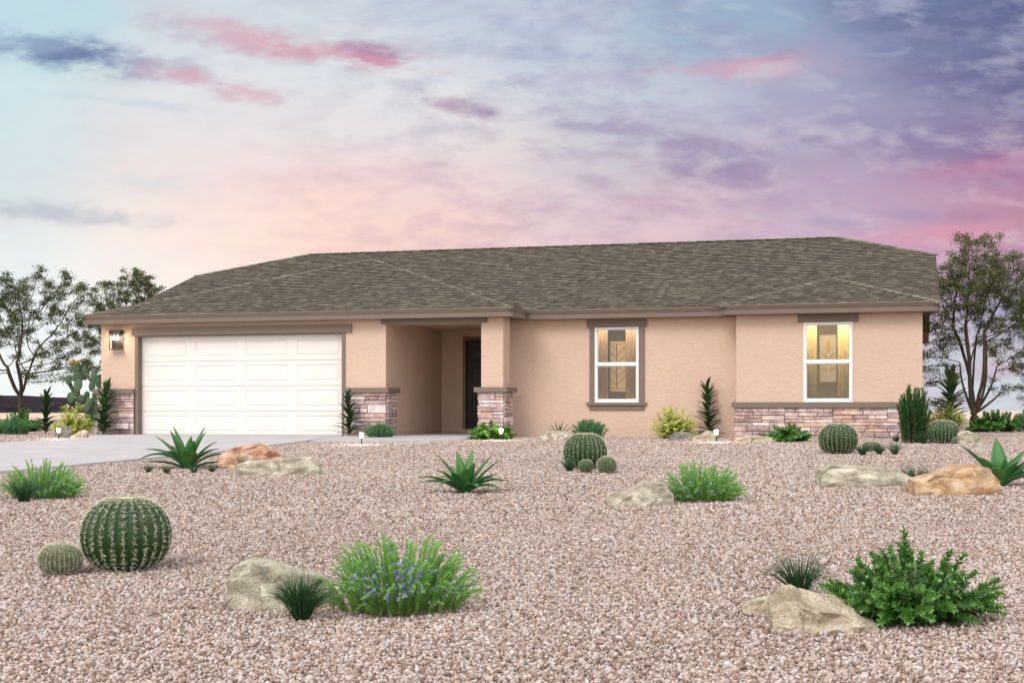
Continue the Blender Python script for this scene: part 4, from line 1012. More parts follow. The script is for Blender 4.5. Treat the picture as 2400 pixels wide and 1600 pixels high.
def stem_bush(seed, rx, ry, h, stems, leafL, leafW, step, per, name_leaf, mat_l, mat_s, e, start=.15, rise=.55, ang=.9, stem_r=.003,
              wmin=.75, flowers=0, flower_size=.012, sub=False, droop=0., tip_var=.35, coneexp=.5, leaf_name='foliage', flat_top=0., bs=.35, volume=0.):
    rg = np.random.default_rng(seed)
    fb, sb, fl = MB(), MB(), MB()
    B, Dd, N, Ls, Ws, Vr = [], [], [], [], [], []
    fp = []
    for k in range(stems):
        ph = rg.uniform(0, 2 * PI); rho = math.sqrt(rg.uniform(0, 1)) * .97
        hh = h * max(.12, (1 - rho ** 2)) ** coneexp * rg.uniform(wmin, 1.06) * (1 - flat_top * rg.uniform(0, 1))
        if volume and rg.uniform() < volume: hh *= rg.uniform(.35, .8)
        tgt = np.array([rx * rho * math.cos(ph), ry * rho * math.sin(ph), hh])
        b0 = np.array([tgt[0] * bs, tgt[1] * bs, -.01])
        ctl = b0 + (tgt - b0) * np.array([.35, .35, rise]) + np.array([0, 0, .12 * h])
        L = np.linalg.norm(tgt - b0) * 1.08; n = max(3, int(L / step))
        t = np.linspace(0, 1, n)[:, None]
        C = (1 - t) ** 2 * b0 + 2 * t * (1 - t) * ctl + t ** 2 * tgt
        C += rg.normal(0, .006 * L, C.shape) * t
        if stem_r:
            ii = np.unique(np.linspace(0, n - 1, 5).astype(int))
            sb.tube(C[ii], np.linspace(stem_r, stem_r * .4, len(ii)), 3, .5, cap=False)
        T = unit(np.gradient(C, axis=0))
        az0 = rg.uniform(0, 2 * PI)
        for i in range(n):
            f = i / (n - 1)
            if f < start: continue
            for q in range(per):
                a = az0 + i * 2.4 + q * 2 * PI / per + rg.normal(0, .25)
                s1 = np.cross(T[i], [.3, .2, .93]); s1 /= max(np.linalg.norm(s1), 1e-6); s2 = np.cross(T[i], s1)
                r = s1 * math.cos(a) + s2 * math.sin(a)
                an = ang * (1 - .45 * f) * rg.uniform(.8, 1.2)
                d = T[i] * math.cos(an) + r * math.sin(an) - np.array([0, 0, droop])
                sz = (1 - .35 * f ** 3) * rg.uniform(.7, 1.2)
                B.append(C[i]); Dd.append(d); N.append(T[i] * .8 - r * .6 + np.array([0, 0, .2])); Ls.append(leafL * sz); Ws.append(leafW * sz)
                Vr.append(np.clip(.25 + tip_var * f + rg.normal(0, .16), 0, 1))
        if flowers:
            for q in range(rg.poisson(flowers)):
                i = int(n * rg.uniform(.35, .98)); i = min(i, n - 1)
                fp.append(C[i] + rg.normal(0, .010, 3) + np.array([0, 0, .003]))
    leaf_quads(fb, np.array(B), np.array(Dd), np.array(N), np.array(Ls), np.array(Ws), np.array(Vr))
    if stem_r: sb.build('stems', mat_s, e)
    fb.build(leaf_name, mat_l, e)
    if fp:
        for p in fp:
            out = unit(p - np.array([0, 0, h * .25])); v = rg.uniform(0, 1); s = flower_size * rg.uniform(.7, 1.25)
            a1 = np.cross(out, [0.2, .1, .97]); a1 /= np.linalg.norm(a1); a2 = np.cross(out, a1)
            vs = [p]; fs = []
            for q in range(5):
                a = q * 2 * PI / 5 + v * 3
                for da, rr, li in ((-.42, .75, .25), (0, 1., .35), (.42, .75, .25)):
                    vs.append(p + (a1 * math.cos(a + da) + a2 * math.sin(a + da)) * s * rr + out * s * li)
                fs.append((0, 1 + q * 3, 2 + q * 3, 3 + q * 3))
            fl.add(vs, fs, v)
        tag(fl.build('flowers', M['flower'], e), kind='stuff')
    return e

def front_lim(x):
    if -.4 < x < 9.5: return -.14
    if 9.5 <= x < B1 - .1: return PJ
    if B1 - .1 <= x < WT + .1: return BF - .1
    return 1e9
def hdir(P):
    d = np.array([P[0] - CX, P[1] - CY, 0.]); return d / np.linalg.norm(d)
def span(x0, x1, ytop, ybase, d2352=True):
    """pixel box -> ground point (kept in front of the house walls), width and height in metres"""
    s = 2400 / 2352 if d2352 else 1.
    P = gnd((x0 + x1) / 2 * s, ybase * s); lim = front_lim(P[0]) - .12
    if P[1] > lim and P[1] < 13:
        d = hdir(P); P = CAM + d * ((lim - CY) / d[1]); P[2] = g(P[0], P[1])
    k = ppm(P); yb = YH + (CZ - P[2]) * k
    return P, (x1 - x0) * s / k, (yb - ytop * s) / k
def seat(P, d, margin=0.):
    """move a thing's centre d metres further along the line of sight so that its front stands at P"""
    h = hdir(P); lim = front_lim(P[0]) - margin
    if P[1] < 13 and P[1] + h[1] * d > lim: d = (lim - P[1]) / h[1]
    Q = P + h * d; Q[2] = g(Q[0], Q[1]); return Q, depth(Q) / depth(P)
def seated(name, P, d, margin, label, cat, group, rotz=TH):
    Q, k = seat(P, d, margin); e = empty(name, Q, label, cat, group, rotz); e.scale = (k, k, k); return e

# ---- flowering bushes
def flower_bush(box, label, seed, stems=150, leaf=1., flw=3.):
    P, w, h = span(*box); e = seated('flowering_bush', P, w * .25, w * .28, label, 'flowering bush', 'bushes with small violet flowers')
    return stem_bush(seed, w / 2 * 1.1, w / 2 * .8, h * .93, stems, .024 * leaf, .0056 * leaf, .0068 * leaf, 3, 'foliage', M['flowerleaf'], M['stem'], e, start=.05, rise=.75, ang=.85, stem_r=.002,
                     wmin=.58, flowers=flw, flower_size=.0088 * leaf, coneexp=.42, tip_var=.4, bs=.66, volume=.4)
flower_bush((733, 1106, 1226, 1416), 'largest bright green bush with violet flowers, beside dark grass and a tan boulder', 11, 360)
flower_bush((1512, 1712, 1056, 1154), 'bright green bush with violet flowers right of the low tan boulder at mid yard', 12, 260, 1.3, 1.4)
flower_bush((5, 195, 1052, 1147), 'bright green bush with violet flowers by the driveway edge at far left', 13, 260, 1.3, 1.6)
def grey_bush(box, label, seed):
    P, w, h = span(*box); e = seated('lavender_bush', P, w * .2, w * .28, label, 'shrub', 'grey green feathery shrubs')
    return stem_bush(seed, w / 2 * 1.05, w / 2 * .7, h, 150, .065, .014, .019, 3, 'foliage', M['lavleaf'], M['stem'], e, start=.05, rise=.75, ang=.6, stem_r=.003, wmin=.75, coneexp=.3, bs=.7, volume=.3, flowers=.5, flower_size=.012)
grey_bush((-25, 78, 955, 999), 'grey green feathery shrub beyond the driveway at the left edge', 21)
grey_bush((838, 907, 974, 1006), 'grey green feathery shrub against the stone garage pier', 22)
grey_bush((1312, 1396, 966, 1008), 'grey green feathery shrub behind the mid yard barrel cactus under the trimmed window', 23)
grey_bush((2325, 2400, 942, 992), 'grey green feathery shrub at the right edge below the tree', 24)
# ---- yellow-green shrubs
def yellow_shrub(box, label, seed):
    P, w, h = span(*box); e = seated('yellow_shrub', P, w * .2, w * .28, label, 'shrub', 'yellow green leafy shrubs')
    return stem_bush(seed, w / 2 * 1.02, w / 2 * .7, h, 120, .095, .062, .05, 2, 'foliage', M['yellowleaf'], M['woody'], e, bs=.55, volume=.4, start=.15, rise=.6, ang=1.4, stem_r=.005, wmin=.5, coneexp=.45, droop=.3, tip_var=.55)
yellow_shrub((112, 222, 926, 1001), 'yellow green leafy shrub below the prickly pear cactus', 31)
yellow_shrub((1492, 1602, 930, 1008), 'yellow green leafy shrub against the wall right of the trimmed window', 32)
yellow_shrub((2120, 2222, 916, 990), 'yellow green leafy shrub behind the barrel cactus at the right end of the house', 33)
# ---- glossy whorled shrubs
def whorl_shrub(box, label, seed, mat, stems, leaf, cat='shrub'):
    P, w, h = span(*box); e = seated('leafy_shrub', P, w * .22, w * .28, label, cat, 'low glossy leafed shrubs')
    return stem_bush(seed, w / 2 * 1.04, w / 2 * .75, h * .92, stems, leaf, leaf * .54, leaf * .30, 4, 'foliage', M[mat], M['woody'], e, start=.10, rise=.6, ang=1.4, stem_r=leaf * .05, wmin=.42, coneexp=.45, tip_var=.4, bs=.55, volume=.6)
whorl_shrub((1878, 2298, 1230, 1438), 'large dark glossy shrub behind the flat boulder in the right foreground', 41, 'darkleaf', 230, .046)
whorl_shrub((1075, 1185, 963, 1010), 'bright glossy shrub at the foot of the porch column', 42, 'brightleaf', 85, .10)
whorl_shrub((1757, 1868, 966, 1015), 'dark glossy shrub against the stone wainscot left of a barrel cactus', 43, 'darkleaf', 75, .095)
whorl_shrub((2222, 2345, 935, 993), 'dark glossy shrub under the tree on the right', 44, 'darkleaf', 120, .12)
whorl_shrub((5, 98, 935, 992), 'dark glossy shrub under the tree on the left', 45, 'darkleaf', 90, .12)
# ---- rosemary
P, w, h = span(2058, 2142, 885, 1018)
e = seated('rosemary_bush', P, w * .2, w * .28, 'tall upright needle leafed bush at the right corner of the stone wainscot', 'bush', None)
stem_bush(51, w / 2, w / 2 * .8, h, 110, .055, .011, .018, 4, 'foliage', M['rosemary'], M['woody'], e, bs=.7, volume=.35, start=.04, rise=.75, ang=.95, stem_r=.004, wmin=.72, coneexp=.2, tip_var=.3)

# ---- grass tufts
def grass(cx, ytop, ybase, wpx, label, seed, n=140, mat='grass', arch=.5, cat='grass tuft', round_=False):
    P, w, h = span(cx - wpx / 2, cx + wpx / 2, ytop, ybase); rg = np.random.default_rng(seed)
    b = MB()
    for k in range(n):
        a = rg.uniform(0, 2 * PI); r = w * .11 * math.sqrt(rg.uniform(0, 1)); out = np.array([math.cos(a), math.sin(a), 0.])
        if round_:
            el = math.acos(rg.uniform(0., 1)); L = h * rg.uniform(.92, 1.05)
            p = np.array([0, 0, 0]); tip = np.array([math.cos(a) * math.sin(el) * w * .5, math.sin(a) * math.sin(el) * w * .5, math.cos(el) * L]); ctl = tip * .5
        else:
            le = rg.uniform(0, 1) ** .62; p = out * r + np.array([0, 0, -.005])
            tip = out * (w * .66 * le * rg.uniform(.75, 1.15) + r) + np.array([0, 0, h * (1 - .52 * le ** 1.8) * rg.uniform(.72, 1.05)])
            ctl = p + (tip - p) * .5 + np.array([0, 0, h * arch * .55 * (.3 + le)]) - out * w * .05
        side = np.cross(tip - p, rg.normal(size=3)); side /= np.linalg.norm(side)
        bw = max(.0022, h * .0078) * rg.uniform(.8, 1.3); vs = []
        for i in range(5):
            t = i / 4; c = (1 - t) ** 2 * p + 2 * t * (1 - t) * ctl + t * t * tip; ww = bw * (1 - t ** 1.5) + bw * .08
            vs += [c - side * ww, c + side * ww]
        v0 = rg.uniform(.05, .6)
        b.add(vs, [(2 * i, 2 * i + 1, 2 * i + 3, 2 * i + 2) for i in range(4)], [np.clip(v0 + .35 * (i // 2) / 4, 0, 1) for i in range(10)])
    Q, k_ = seat(P, w * .15, w * .3); o = b.build('grass_tuft', M[mat], None, loc=Q, rotz=TH); o.scale = (k_, k_, k_)
    return tag(o, label, cat, 'dark green grass tufts')
grass(692, 1304, 1424, 138, 'large dark grass tuft between the pale boulder and the violet flowered bush', 61, 460)
grass(1836, 1256, 1368, 150, 'dark grass tuft behind the flat boulder in the right foreground', 62, 260)
grass(54, 1086, 1153, 82, 'dark grass tuft in front of the violet flowered bush at far left', 63, 220)
grass(2101, 1058, 1114, 84, 'dark grass tuft between the long tan boulder and the golden boulder', 64, 240)
grass(566, 1036, 1086, 76, 'grass tuft in front of the orange boulder near the driveway', 65, 170)
grass(340, 1060, 1085, 34, 'small grass tuft under the drooping left leaf of the driveway agave', 66, 90)
grass(383, 1062, 1087, 34, 'second small grass tuft from the left under the driveway agave', 67, 90)
grass(446, 1060, 1087, 34, 'small grass tuft at the centre foot of the driveway agave', 68, 90)
grass(487, 1060, 1084, 36, 'small grass tuft at the right of the driveway agave beside the orange boulder', 69, 90)
grass(1308, 1042, 1083, 46, 'grass tuft at the left foot of the mid yard barrel cactus', 70, 170)
grass(1981, 1014, 1046, 42, 'grass tuft touching the right side of the barrel cactus before the wainscot', 73, 200)
grass(2019, 1010, 1044, 40, 'grass tuft in the middle of three right of the barrel cactus before the wainscot', 74, 150)
grass(2055, 1008, 1044, 42, 'rightmost of three grass tufts right of the barrel cactus before the wainscot', 75, 150)
grass(2058, 988, 1014, 36, 'grass tuft touching the stone wainscot left of the tall needle bush', 76, 120)
grass(2119, 984, 1019, 40, 'grass tuft at the right foot of the tall needle bush', 77, 200)
grass(1750, 984, 1004, 34, 'small olive grass tuft behind the flat tan rock at the wainscot', 78, 80, 'drygrass')
grass(1606, 983, 1003, 26, 'small grass tuft beside the grey rock under the yellow green shrub', 79, 80)

# ---- agaves
def agave(base, width_px, label, leaves, seed, lw=.085):
    P = gnd(*base); k = ppm(P); rg = random.Random(seed); b = MB()
    for tx, tz, ty, bow in leaves:                 # tip right / up / towards the back in px, bow upwards
        tip = Vector((tx / k, ty / k, tz / k)); p0 = Vector((tx * .06 / k, ty * .06 / k, -.01)); L = (tip - p0).length
        ctl = p0 + (tip - p0) * .5 + Vector((0, 0, bow * L)) - Vector((tx, ty, 0)) / k * .06
        n = 12; vs = []; vv = []; v0 = rg.uniform(.15, .5)
        for i in range(n + 1):
            t = i / n; c = (1 - t) ** 2 * p0 + 2 * t * (1 - t) * ctl + t * t * tip
            d = (2 * (1 - t) * (ctl - p0) + 2 * t * (tip - ctl)).normalized()
            sd = d.cross(Vector((0, 0, 1)))
            if sd.length < .15: sd = Vector((1, .2, 0))
            sd.normalize(); up = sd.cross(d).normalized()
            w = lw * (.62 + .38 * math.sin(PI * min(1, t / .62)) if t < .31 else 1.) * (1 if t < .45 else max(0., 1 - ((t - .45) / .55) ** 1.7))
            for q in (-1, -.5, 0, .5, 1):
                vs.append(c + sd * (w * .5 * q) + up * (abs(q) ** 1.5 * w * .16)); vv.append(min(1, v0 + .3 * (1 - abs(q)) + .15 * t))
        fs = [(i * 5 + j, i * 5 + j + 1, i * 5 + 5 + j + 1, i * 5 + 5 + j) for i in range(n) for j in range(4)]
        b.add(vs, fs, vv)
    Q, k_ = seat(P, .12, .2); o = b.build('agave', M['agave'], None, smooth=True, loc=Q, rotz=TH); o.scale = (k_, k_, k_)
    md = o.modifiers.new('thick', 'SOLIDIFY'); md.thickness = .006
    return tag(o, label, 'agave', 'green agave plants in the gravel')
AG = [(-66, 88, 8, .10), (-19, 97, 25, .03), (19, 101, 20, .03), (64, 86, 15, .07), (81, 75, 0, .06), (78, 45, -25, .16), (104, 26, 5, .28), (88, 10, -40, .30), (34, 16, -70, .35),
      (-108, 36, 6, .22), (-106, 24, -12, .26), (-66, 54, -20, .2), (-60, 38, 30, .28), (-55, 24, -60, .35), (24, 72, -30, .08), (4, 60, -50, .15), (-30, 50, -55, .2), (70, 30, 60, .3), (-40, 60, 60, .15)]
agave((1089, 1156), 215, 'green agave alone in open gravel at the centre of the yard', AG, 1, .135)
AG2 = [(-78, 76, 6, .08), (-36, 98, 10, .02), (-47, 88, 25, .03), (36, 98, 22, .02), (43, 88, 0, .05), (10, 76, -10, .03), (66, 62, 10, .16), (76, 46, -8, .22), (84, 16, 14, .06), (-104, 44, 10, .24), (-116, 18, -6, .42),
       (-96, 16, -20, .12), (-40, 42, -55, .25), (-60, 54, 40, .2), (6, 44, -60, .15), (30, 38, -55, .25), (100, 30, 30, .25), (0, 60, 50, .1), (-25, 70, -20, .1), (22, 66, -28, .1)]
agave((440, 1098), 190, 'green agave beside the driveway left of the orange boulder', AG2, 2, .16)
AG3 = [(-92, 96, 6, .08), (0, 112, 30, .02), (66, 88, 6, .06), (84, 72, -10, .06), (-54, 68, -22, .12), (90, 30, 10, .25), (70, 24, -30, .2), (-30, 44, -40, .2), (30, 60, -40, .12), (10, 70, -10, .05), (55, 66, 40, .1), (-40, 60, 50, .15), (100, 50, 30, .2)]
agave((2345, 1140), 200, 'green agave behind the golden boulder at the right edge', AG3, 3, .19)
AG4 = [(-32, 30, 0, .12), (-9, 42, 5, .02), (10, 42, 8, .02), (34, 31, 4, .1), (-20, 35, 10, .05), (22, 36, -5, .08), (2, 34, -6, .02)]
agave((1310, 1015), 65, 'small agave tucked behind the tan rock under the trimmed window', AG4, 4, .07)

# ---- upright lance-leafed plants
def upright(cx, ytop, ybase, wpx, label, seed):
    P, w, h = span(cx - wpx / 2, cx + wpx / 2, ytop, ybase); rg = np.random.default_rng(seed)
    e = seated('upright_plant', P, 0., .2, label, 'plant', 'tall lance leafed plants')
    lean = rg.normal(0, .03, 2); sb, b = MB(), MB()
    C = lambda t: np.array([lean[0] * h * t * t, lean[1] * h * t * t, h * .93 * t])
    sb.tube([C(t) for t in np.linspace(-.02, 1, 9)], np.linspace(.017, .006, 9), 7)
    n = 40
    for k in range(n):
        t = .04 + .96 * (k + .5) / n; a = k * 2.39996 + rg.normal(0, .2); out = np.array([math.cos(a), math.sin(a), 0])
        L = w * .92 * (1.05 - .45 * t) * rg.uniform(.85, 1.15); el = math.radians(24 + 42 * t ** 1.2) + rg.normal(0, .08)
        p = C(t); d = out * math.cos(el) + np.array([0, 0, math.sin(el)])
        wd = L * .26; side = np.cross(d, [0, 0, 1]); side /= np.linalg.norm(side); vs, vv = [], []; v0 = rg.uniform(.1, .6)
        for i in range(8):
            s = i / 7; c = p + d * L * s + np.array([0, 0, -1]) * L * .30 * s ** 2.4 * (1 - .5 * t)
            ww = wd * .5 * (math.sin(PI * min(1., .16 + s * .84)) ** .8) * (1 if s < .999 else .05)
            up = np.cross(side, d)
            vs += [c - side * ww + up * ww * .25, c, c + side * ww + up * ww * .25]; vv += [v0, min(1, v0 + .25), v0]
        b.add(vs, [f for i in range(7) for f in ((3 * i, 3 * i + 1, 3 * i + 4, 3 * i + 3), (3 * i + 1, 3 * i + 2, 3 * i + 5, 3 * i + 4))], vv)
    sb.build('stem', M['stem'], e, smooth=True); b.build('leaves', M['upright'], e, smooth=True)
upright(105, 903, 997, 54, 'upright lance leafed plant left of the yellow green shrub by the driveway', 81)
upright(237, 884, 1000, 66, 'upright lance leafed plant against the stone left of the garage door', 82)
upright(803, 903, 1003, 52, 'upright lance leafed plant between the garage door and the stone pier', 83)
upright(1628, 877, 1002, 56, 'upright lance leafed plant against the wall left of the stone wainscot', 84)
upright(2180, 854, 984, 76, 'upright lance leafed plant behind the barrel cactus at the right end of the house', 85)

# ---- barrel cacti
def barrel(cx, ytop, ybase, wpx, label, seed, ribs=26, areoles=17, skin='cactus', dens=8, sl=.030, group='golden barrel cacti', smat='spine'):
    P, w, h = span(cx - wpx / 2, cx + wpx / 2, ytop, ybase); rg = np.random.default_rng(seed)
    R = w / 2 * .97; Hh = h * .96
    e = seated('barrel_cactus', P, R * .75, R, label, 'cactus', group, TH + rg.uniform(0, .3))
    b = MB(); nu = ribs * 8; nv = 30; vs = []
    def prof(t):                        # t 0 bottom .. 1 top centre: flattened globe sitting in the gravel
        a = -PI * .36 + t * (PI * .86)
        r = R * max(0., math.cos(a)) ** .78; z = Hh * .46 + Hh * .54 * math.sin(a) * (1. if a > 0 else .98)
        return r, z
    for j in range(nv + 1):
        r, z = prof(j / nv); tt = j / nv
        for i in range(nu):
            a = 2 * PI * i / nu; c = abs(math.sin(a * ribs / 2)) ** .8
            rr = r * (1 - .105 * c * (1 - .3 * tt)); dz = -.02 * Hh * c * max(0, tt - .55)
            vs.append((rr * math.cos(a), rr * math.sin(a), z + dz))
    fs = [(j * nu + i, j * nu + (i + 1) % nu, (j + 1) * nu + (i + 1) % nu, (j + 1) * nu + i) for j in range(nv) for i in range(nu)]
    b.add(vs, fs); b.build('body', M[skin], e, smooth=True)
    sp = MB(); B, D, N, L, W, V = [], [], [], [], [], []
    for i in range(ribs):
        a = 2 * PI * i / ribs
        for k in range(areoles):
            t = .03 + .90 * (k + rg.uniform(.35, .65)) / areoles; r, z = prof(t); r2, z2 = prof(t + .02)
            T = np.array([(r2 - r) * math.cos(a), (r2 - r) * math.sin(a), z2 - z]); T /= np.linalg.norm(T)
            S = np.array([-math.sin(a), math.cos(a), 0]); O = np.cross(S, T)
            if O[0] * math.cos(a) + O[1] * math.sin(a) < 0: O = -O
            c0 = np.array([r * math.cos(a), r * math.sin(a), z])
            for q in range(dens):
                an = q * 2 * PI / (dens - 1) + rg.normal(0, .2)
                if q == dens - 1: d = O + rg.normal(0, .15, 3)
                else: d = S * math.cos(an) + T * math.sin(an) + O * rg.uniform(.25, .8)
                B.append(c0 + O * .001); D.append(d); N.append(rg.normal(size=3)); L.append(1.25 * sl * R / .3 * rg.uniform(.7, 1.15)); W.append(.0027 * R / .3 * rg.uniform(.8, 1.2)); V.append(rg.uniform(0, 1))
    leaf_quads(sp, np.array(B), np.array(D), np.array(N), np.array(L), np.array(W), np.array(V), .25)
    tag(sp.build('spines', M[smat], e), kind='stuff')
    b = MB(); cr = R * .30; zt = prof(1.)[1]
    b.lathe([(cr, -.03 * Hh), (cr * .85, -.005 * Hh), (cr * .5, .012 * Hh), (.01, .016 * Hh)], 20, (0, 0, zt - .004)); b.build('woolly_crown', M['wool'], e, smooth=True)
barrel(290, 1145, 1314, 211, 'largest golden barrel cactus in the left foreground', 91, 26, 17)
barrel(138.5, 1251, 1322, 103, 'small pale barrel cactus left of the largest barrel cactus', 92, 30, 14, 'cactus2', 9, .040)
barrel(1344, 994, 1078, 104, 'barrel cactus at mid yard with grass tufts at its foot', 93, 28, 15, dens=7)
barrel(1925, 971, 1043, 92, 'barrel cactus in front of the stone wainscot', 94, 26, 15, dens=7)
barrel(2001, 1013, 1037, 44, 'small barrel cactus hidden among grass tufts before the wainscot', 95, 24, 12, 'cactus2', 7, .045)
barrel(2166, 964, 1019, 76, 'barrel cactus beside the tall needle leafed bush at the right', 96, 26, 15, dens=7)
barrel(2199, 1003, 1020, 26, 'smallest barrel cactus in front of the tan rock at the right', 97, 24, 12, 'cactus2', 7, .045)
barrel(2223, 994, 1019, 31, 'small barrel cactus against the tan rock at the right', 98, 24, 12, 'cactus2', 7, .045)

barrel(1394, 1048, 1087, 46, 'small round spiny cactus at the right foot of the mid yard barrel cactus', 71, 26, 16, 'cactus', 7, .055)
barrel(1346, 1055, 1086, 34, 'smallest round spiny cactus in front of the mid yard barrel cactus', 72, 24, 14, 'cactus', 7, .055)
# ---- prickly pear
def prickly():
    s = 2400 / 2352
    P = gnd(214 * s, 1000 * s); P = at(205 * s, 993 * s, depth(P) + .9); P[2] = g(P[0], P[1]); k = ppm(P)
    e = empty('prickly_pear', P, 'tall prickly pear cactus with yellow flowers beside the garage corner', 'cactus', None, TH)
    x0, y0 = 205 * s, YH + (CZ - P[2]) * k          # pixel of the base
    # zoomed trace: pad centre, half width, half height, tilt, depth offset
    Z3 = lambda x, y: (x * .17857, 780 + y * .17857)
    pads = [(1000, 470, 48, 85, 4, .0), (1030, 590, 75, 75, -8, -.05), (1090, 530, 62, 90, -12, .08), (1040, 690, 62, 85, 14, -.1), (905, 620, 42, 68, -6, -.05), (925, 700, 28, 95, -22, .04), (945, 850, 55, 78, 4, -.08),
            (1005, 790, 40, 70, -8, .05), (1080, 870, 50, 62, 12, -.1), (1140, 815, 38, 52, 6, 0.), (1180, 910, 55, 65, -14, -.05), (1215, 700, 45, 72, 8, -.04), (1230, 570, 40, 85, 3, .02), (1140, 560, 22, 120, -30, .06), (1290, 660, 42, 78, -8, .03),
            (1290, 590, 36, 55, 10, .1), (1240, 830, 40, 95, 4, .05), (1150, 980, 62, 60, -20, -.08), (1060, 960, 55, 50, 10, 0.), (1255, 960, 45, 90, -4, 0.), (1250, 1080, 48, 95, 6, 0.), (1160, 1060, 55, 75, 25, .0), (1010, 870, 40, 70, 15, .1), (1190, 1140, 60, 80, 0, .05)]
    for (px, py, hw, hh, tilt, dy) in pads:
        qx, qy = Z3(px, py); cx, cz = (qx - x0) / k, (y0 - qy) / k; a, c = hw * .17857 / k, hh * .17857 / k
        b = MB(); vs = []; n, m_ = 18, 10; rgx = random.Random(px)
        yaw = rgx.uniform(-.5, .5); ta = math.radians(tilt)
        for j in range(m_ + 1):
            ph = -PI / 2 + PI * j / m_
            for i in range(n):
                th = 2 * PI * i / n
                x = a * math.cos(ph) * math.cos(th) * (1 + .10 * math.sin(ph)); y = .02 * math.cos(ph) ** .6 * math.sin(th) if abs(math.cos(ph)) > 1e-6 else 0; z = c * math.sin(ph)
                y *= 1.2
                x, y = x * math.cos(yaw) - y * math.sin(yaw), x * math.sin(yaw) * .9 + y * math.cos(yaw)
                x, z = x * math.cos(ta) + z * math.sin(ta), -x * math.sin(ta) + z * math.cos(ta)
                vs.append((cx + x, dy + y, cz + z))
        b.add(vs, [(j * n + i, j * n + (i + 1) % n, (j + 1) * n + (i + 1) % n, (j + 1) * n + i) for j in range(m_) for i in range(n)])
        b.build('pad', M['pad'], e, smooth=True)
    for px, py in ((930, 402), (970, 378), (1010, 395)):
        qx, qy = Z3(px, py); b = MB()
        for q in range(7):
            a = q * 2 * PI / 7; c = Vector(((qx - x0) / k, 0, (y0 - qy) / k - .03)); o_ = Vector((math.cos(a), math.sin(a), .9)) * .06; sdv = Vector((-math.sin(a), math.cos(a), 0)) * .035
            b.add([c, c + o_ * .6 - sdv, c + o_ * 1.1, c + o_ * .6 + sdv], [(0, 1, 2, 3)])
        b.build('flower', M['yellowflower'], e)
prickly()

# ---- rocks
def rock(x0, x1, ytop, ybase, prof, label, mat, seed, deep=.7, rough=.05, cat='boulder', flat=.75, group=None, front=.25, d2=True, skew=0., ftop=.95):
    """prof: silhouette heights (0..1) at even steps left to right; lofted with its own depth and chiselled by noise"""
    P, w, h = span(x0, x1, ytop, ybase, d2); rg = random.Random(seed); n = 30; m_ = 26
    dd = w * deep; off = Vector((seed * 3.7, seed * 1.3, 0)); bm = bmesh.new(); ring = []
    n = 9 if w > .5 * 0 else 7
    ts = [0] + [(i + rg.uniform(-.28, .28)) / n for i in range(1, n)] + [1]
    J = lambda s=1.: rg.uniform(-s, s)
    for t in ts:                                # angular cross-sections: foot, belly, shoulder and top edges
        hh = np.interp(t, np.linspace(0, 1, len(prof)), prof) * h
        ew = .62 + .38 * math.sin(PI * min(1, max(0, .06 + .88 * t))) ** .6
        x = -w / 2 + w * t
        sec = [(-.50, -.06 * h), (-.47 + J(.09), hh * (.30 + J(.16)) * ftop), (-.38 + J(.12), hh * (.74 + J(.16)) * ftop), (-.29 + J(.13), hh * (.95 + J(.06)) * ftop),
               (.02 + J(.10), hh * ((.5 + .5 * ftop) + J(.03))), (.27 + J(.07), hh * (1. - abs(J(.05)))), (.44 + J(.04), hh * (.6 + J(.1))), (.5, -.06 * h)]
        ring.append([bm.verts.new((x + J(.018) * w * (0 if t in (0, 1) else 1), y * dd * ew, z)) for y, z in sec])
    m_ = len(ring[0])
    for i in range(len(ring) - 1):
        for j in range(m_):
            q = (ring[i][j], ring[i + 1][j], ring[i + 1][(j + 1) % m_], ring[i][(j + 1) % m_])
            if rg.random() < .5: bm.faces.new(q[:3]); bm.faces.new((q[0], q[2], q[3]))
            else: bm.faces.new((q[0], q[1], q[3])); bm.faces.new(q[1:])
    bm.faces.new(ring[0]); bm.faces.new(ring[-1][::-1])
    bmesh.ops.triangulate(bm, faces=[f for f in bm.faces if len(f.verts) > 4])
    bmesh.ops.recalc_face_normals(bm, faces=bm.faces)
    bmesh.ops.subdivide_edges(bm, edges=bm.edges[:], cuts=4, use_grid_fill=True)
    for q in range(0): bmesh.ops.smooth_vert(bm, verts=bm.verts[:], factor=.22, use_axis_x=True, use_axis_y=True, use_axis_z=True)
    bm.normal_update(); mv = {}
    for v in bm.verts:
        q = Vector(v.co) / w * 2.6 + off
        d = mnoise.fractal(q * 2.4, 1., 2.1, 3) * .5 + mnoise.ridged_multi_fractal(q * 4, .9, 2.1, 3, 1., 2.) * .10 + mnoise.fractal(q * 16, .8, 2.1, 3) * .16
        mv[v] = v.normal * (d - .2) * rough * .30 * w
    for v, d in mv.items(): v.co += d
    me = bpy.data.meshes.new('boulder'); bm.to_mesh(me); bm.free()
    me.polygons.foreach_set('use_smooth', [True] * len(me.polygons)); me.materials.append(M[mat]); me.set_sharp_from_angle(angle=math.radians(20))
    o = bpy.data.objects.new('boulder', me); COL.objects.link(o)
    Q, k_ = seat(P, dd * .45, dd * .5); o.location = Q; o.location.z -= .004; o.rotation_euler.z = TH; o.scale = (k_, k_, k_)
    return tag(o, label, cat, group)
rock(524, 762, 1284, 1397, [.35, .92, 1, .95, .88, .80, .74, .70, .66, .62, .5], 'pale tan boulder behind the large grass tuft in the foreground', 'rock_tan', 1, .62, .055)
rock(1768, 2005, 1352, 1450, [.62, .95, 1., .92, .84, .8, .75, .7, .6, .38, .25], 'broad flat pale boulder before the dark shrub in the right foreground', 'rock_pale', 2, .62, .05, ftop=.55)
rock(1704, 1790, 1368, 1407, [.2, .6, .72, .8, .9, .95, 1., .9], 'low pale rock left of the broad flat foreground boulder', 'rock_pale', 3, .6, .05)
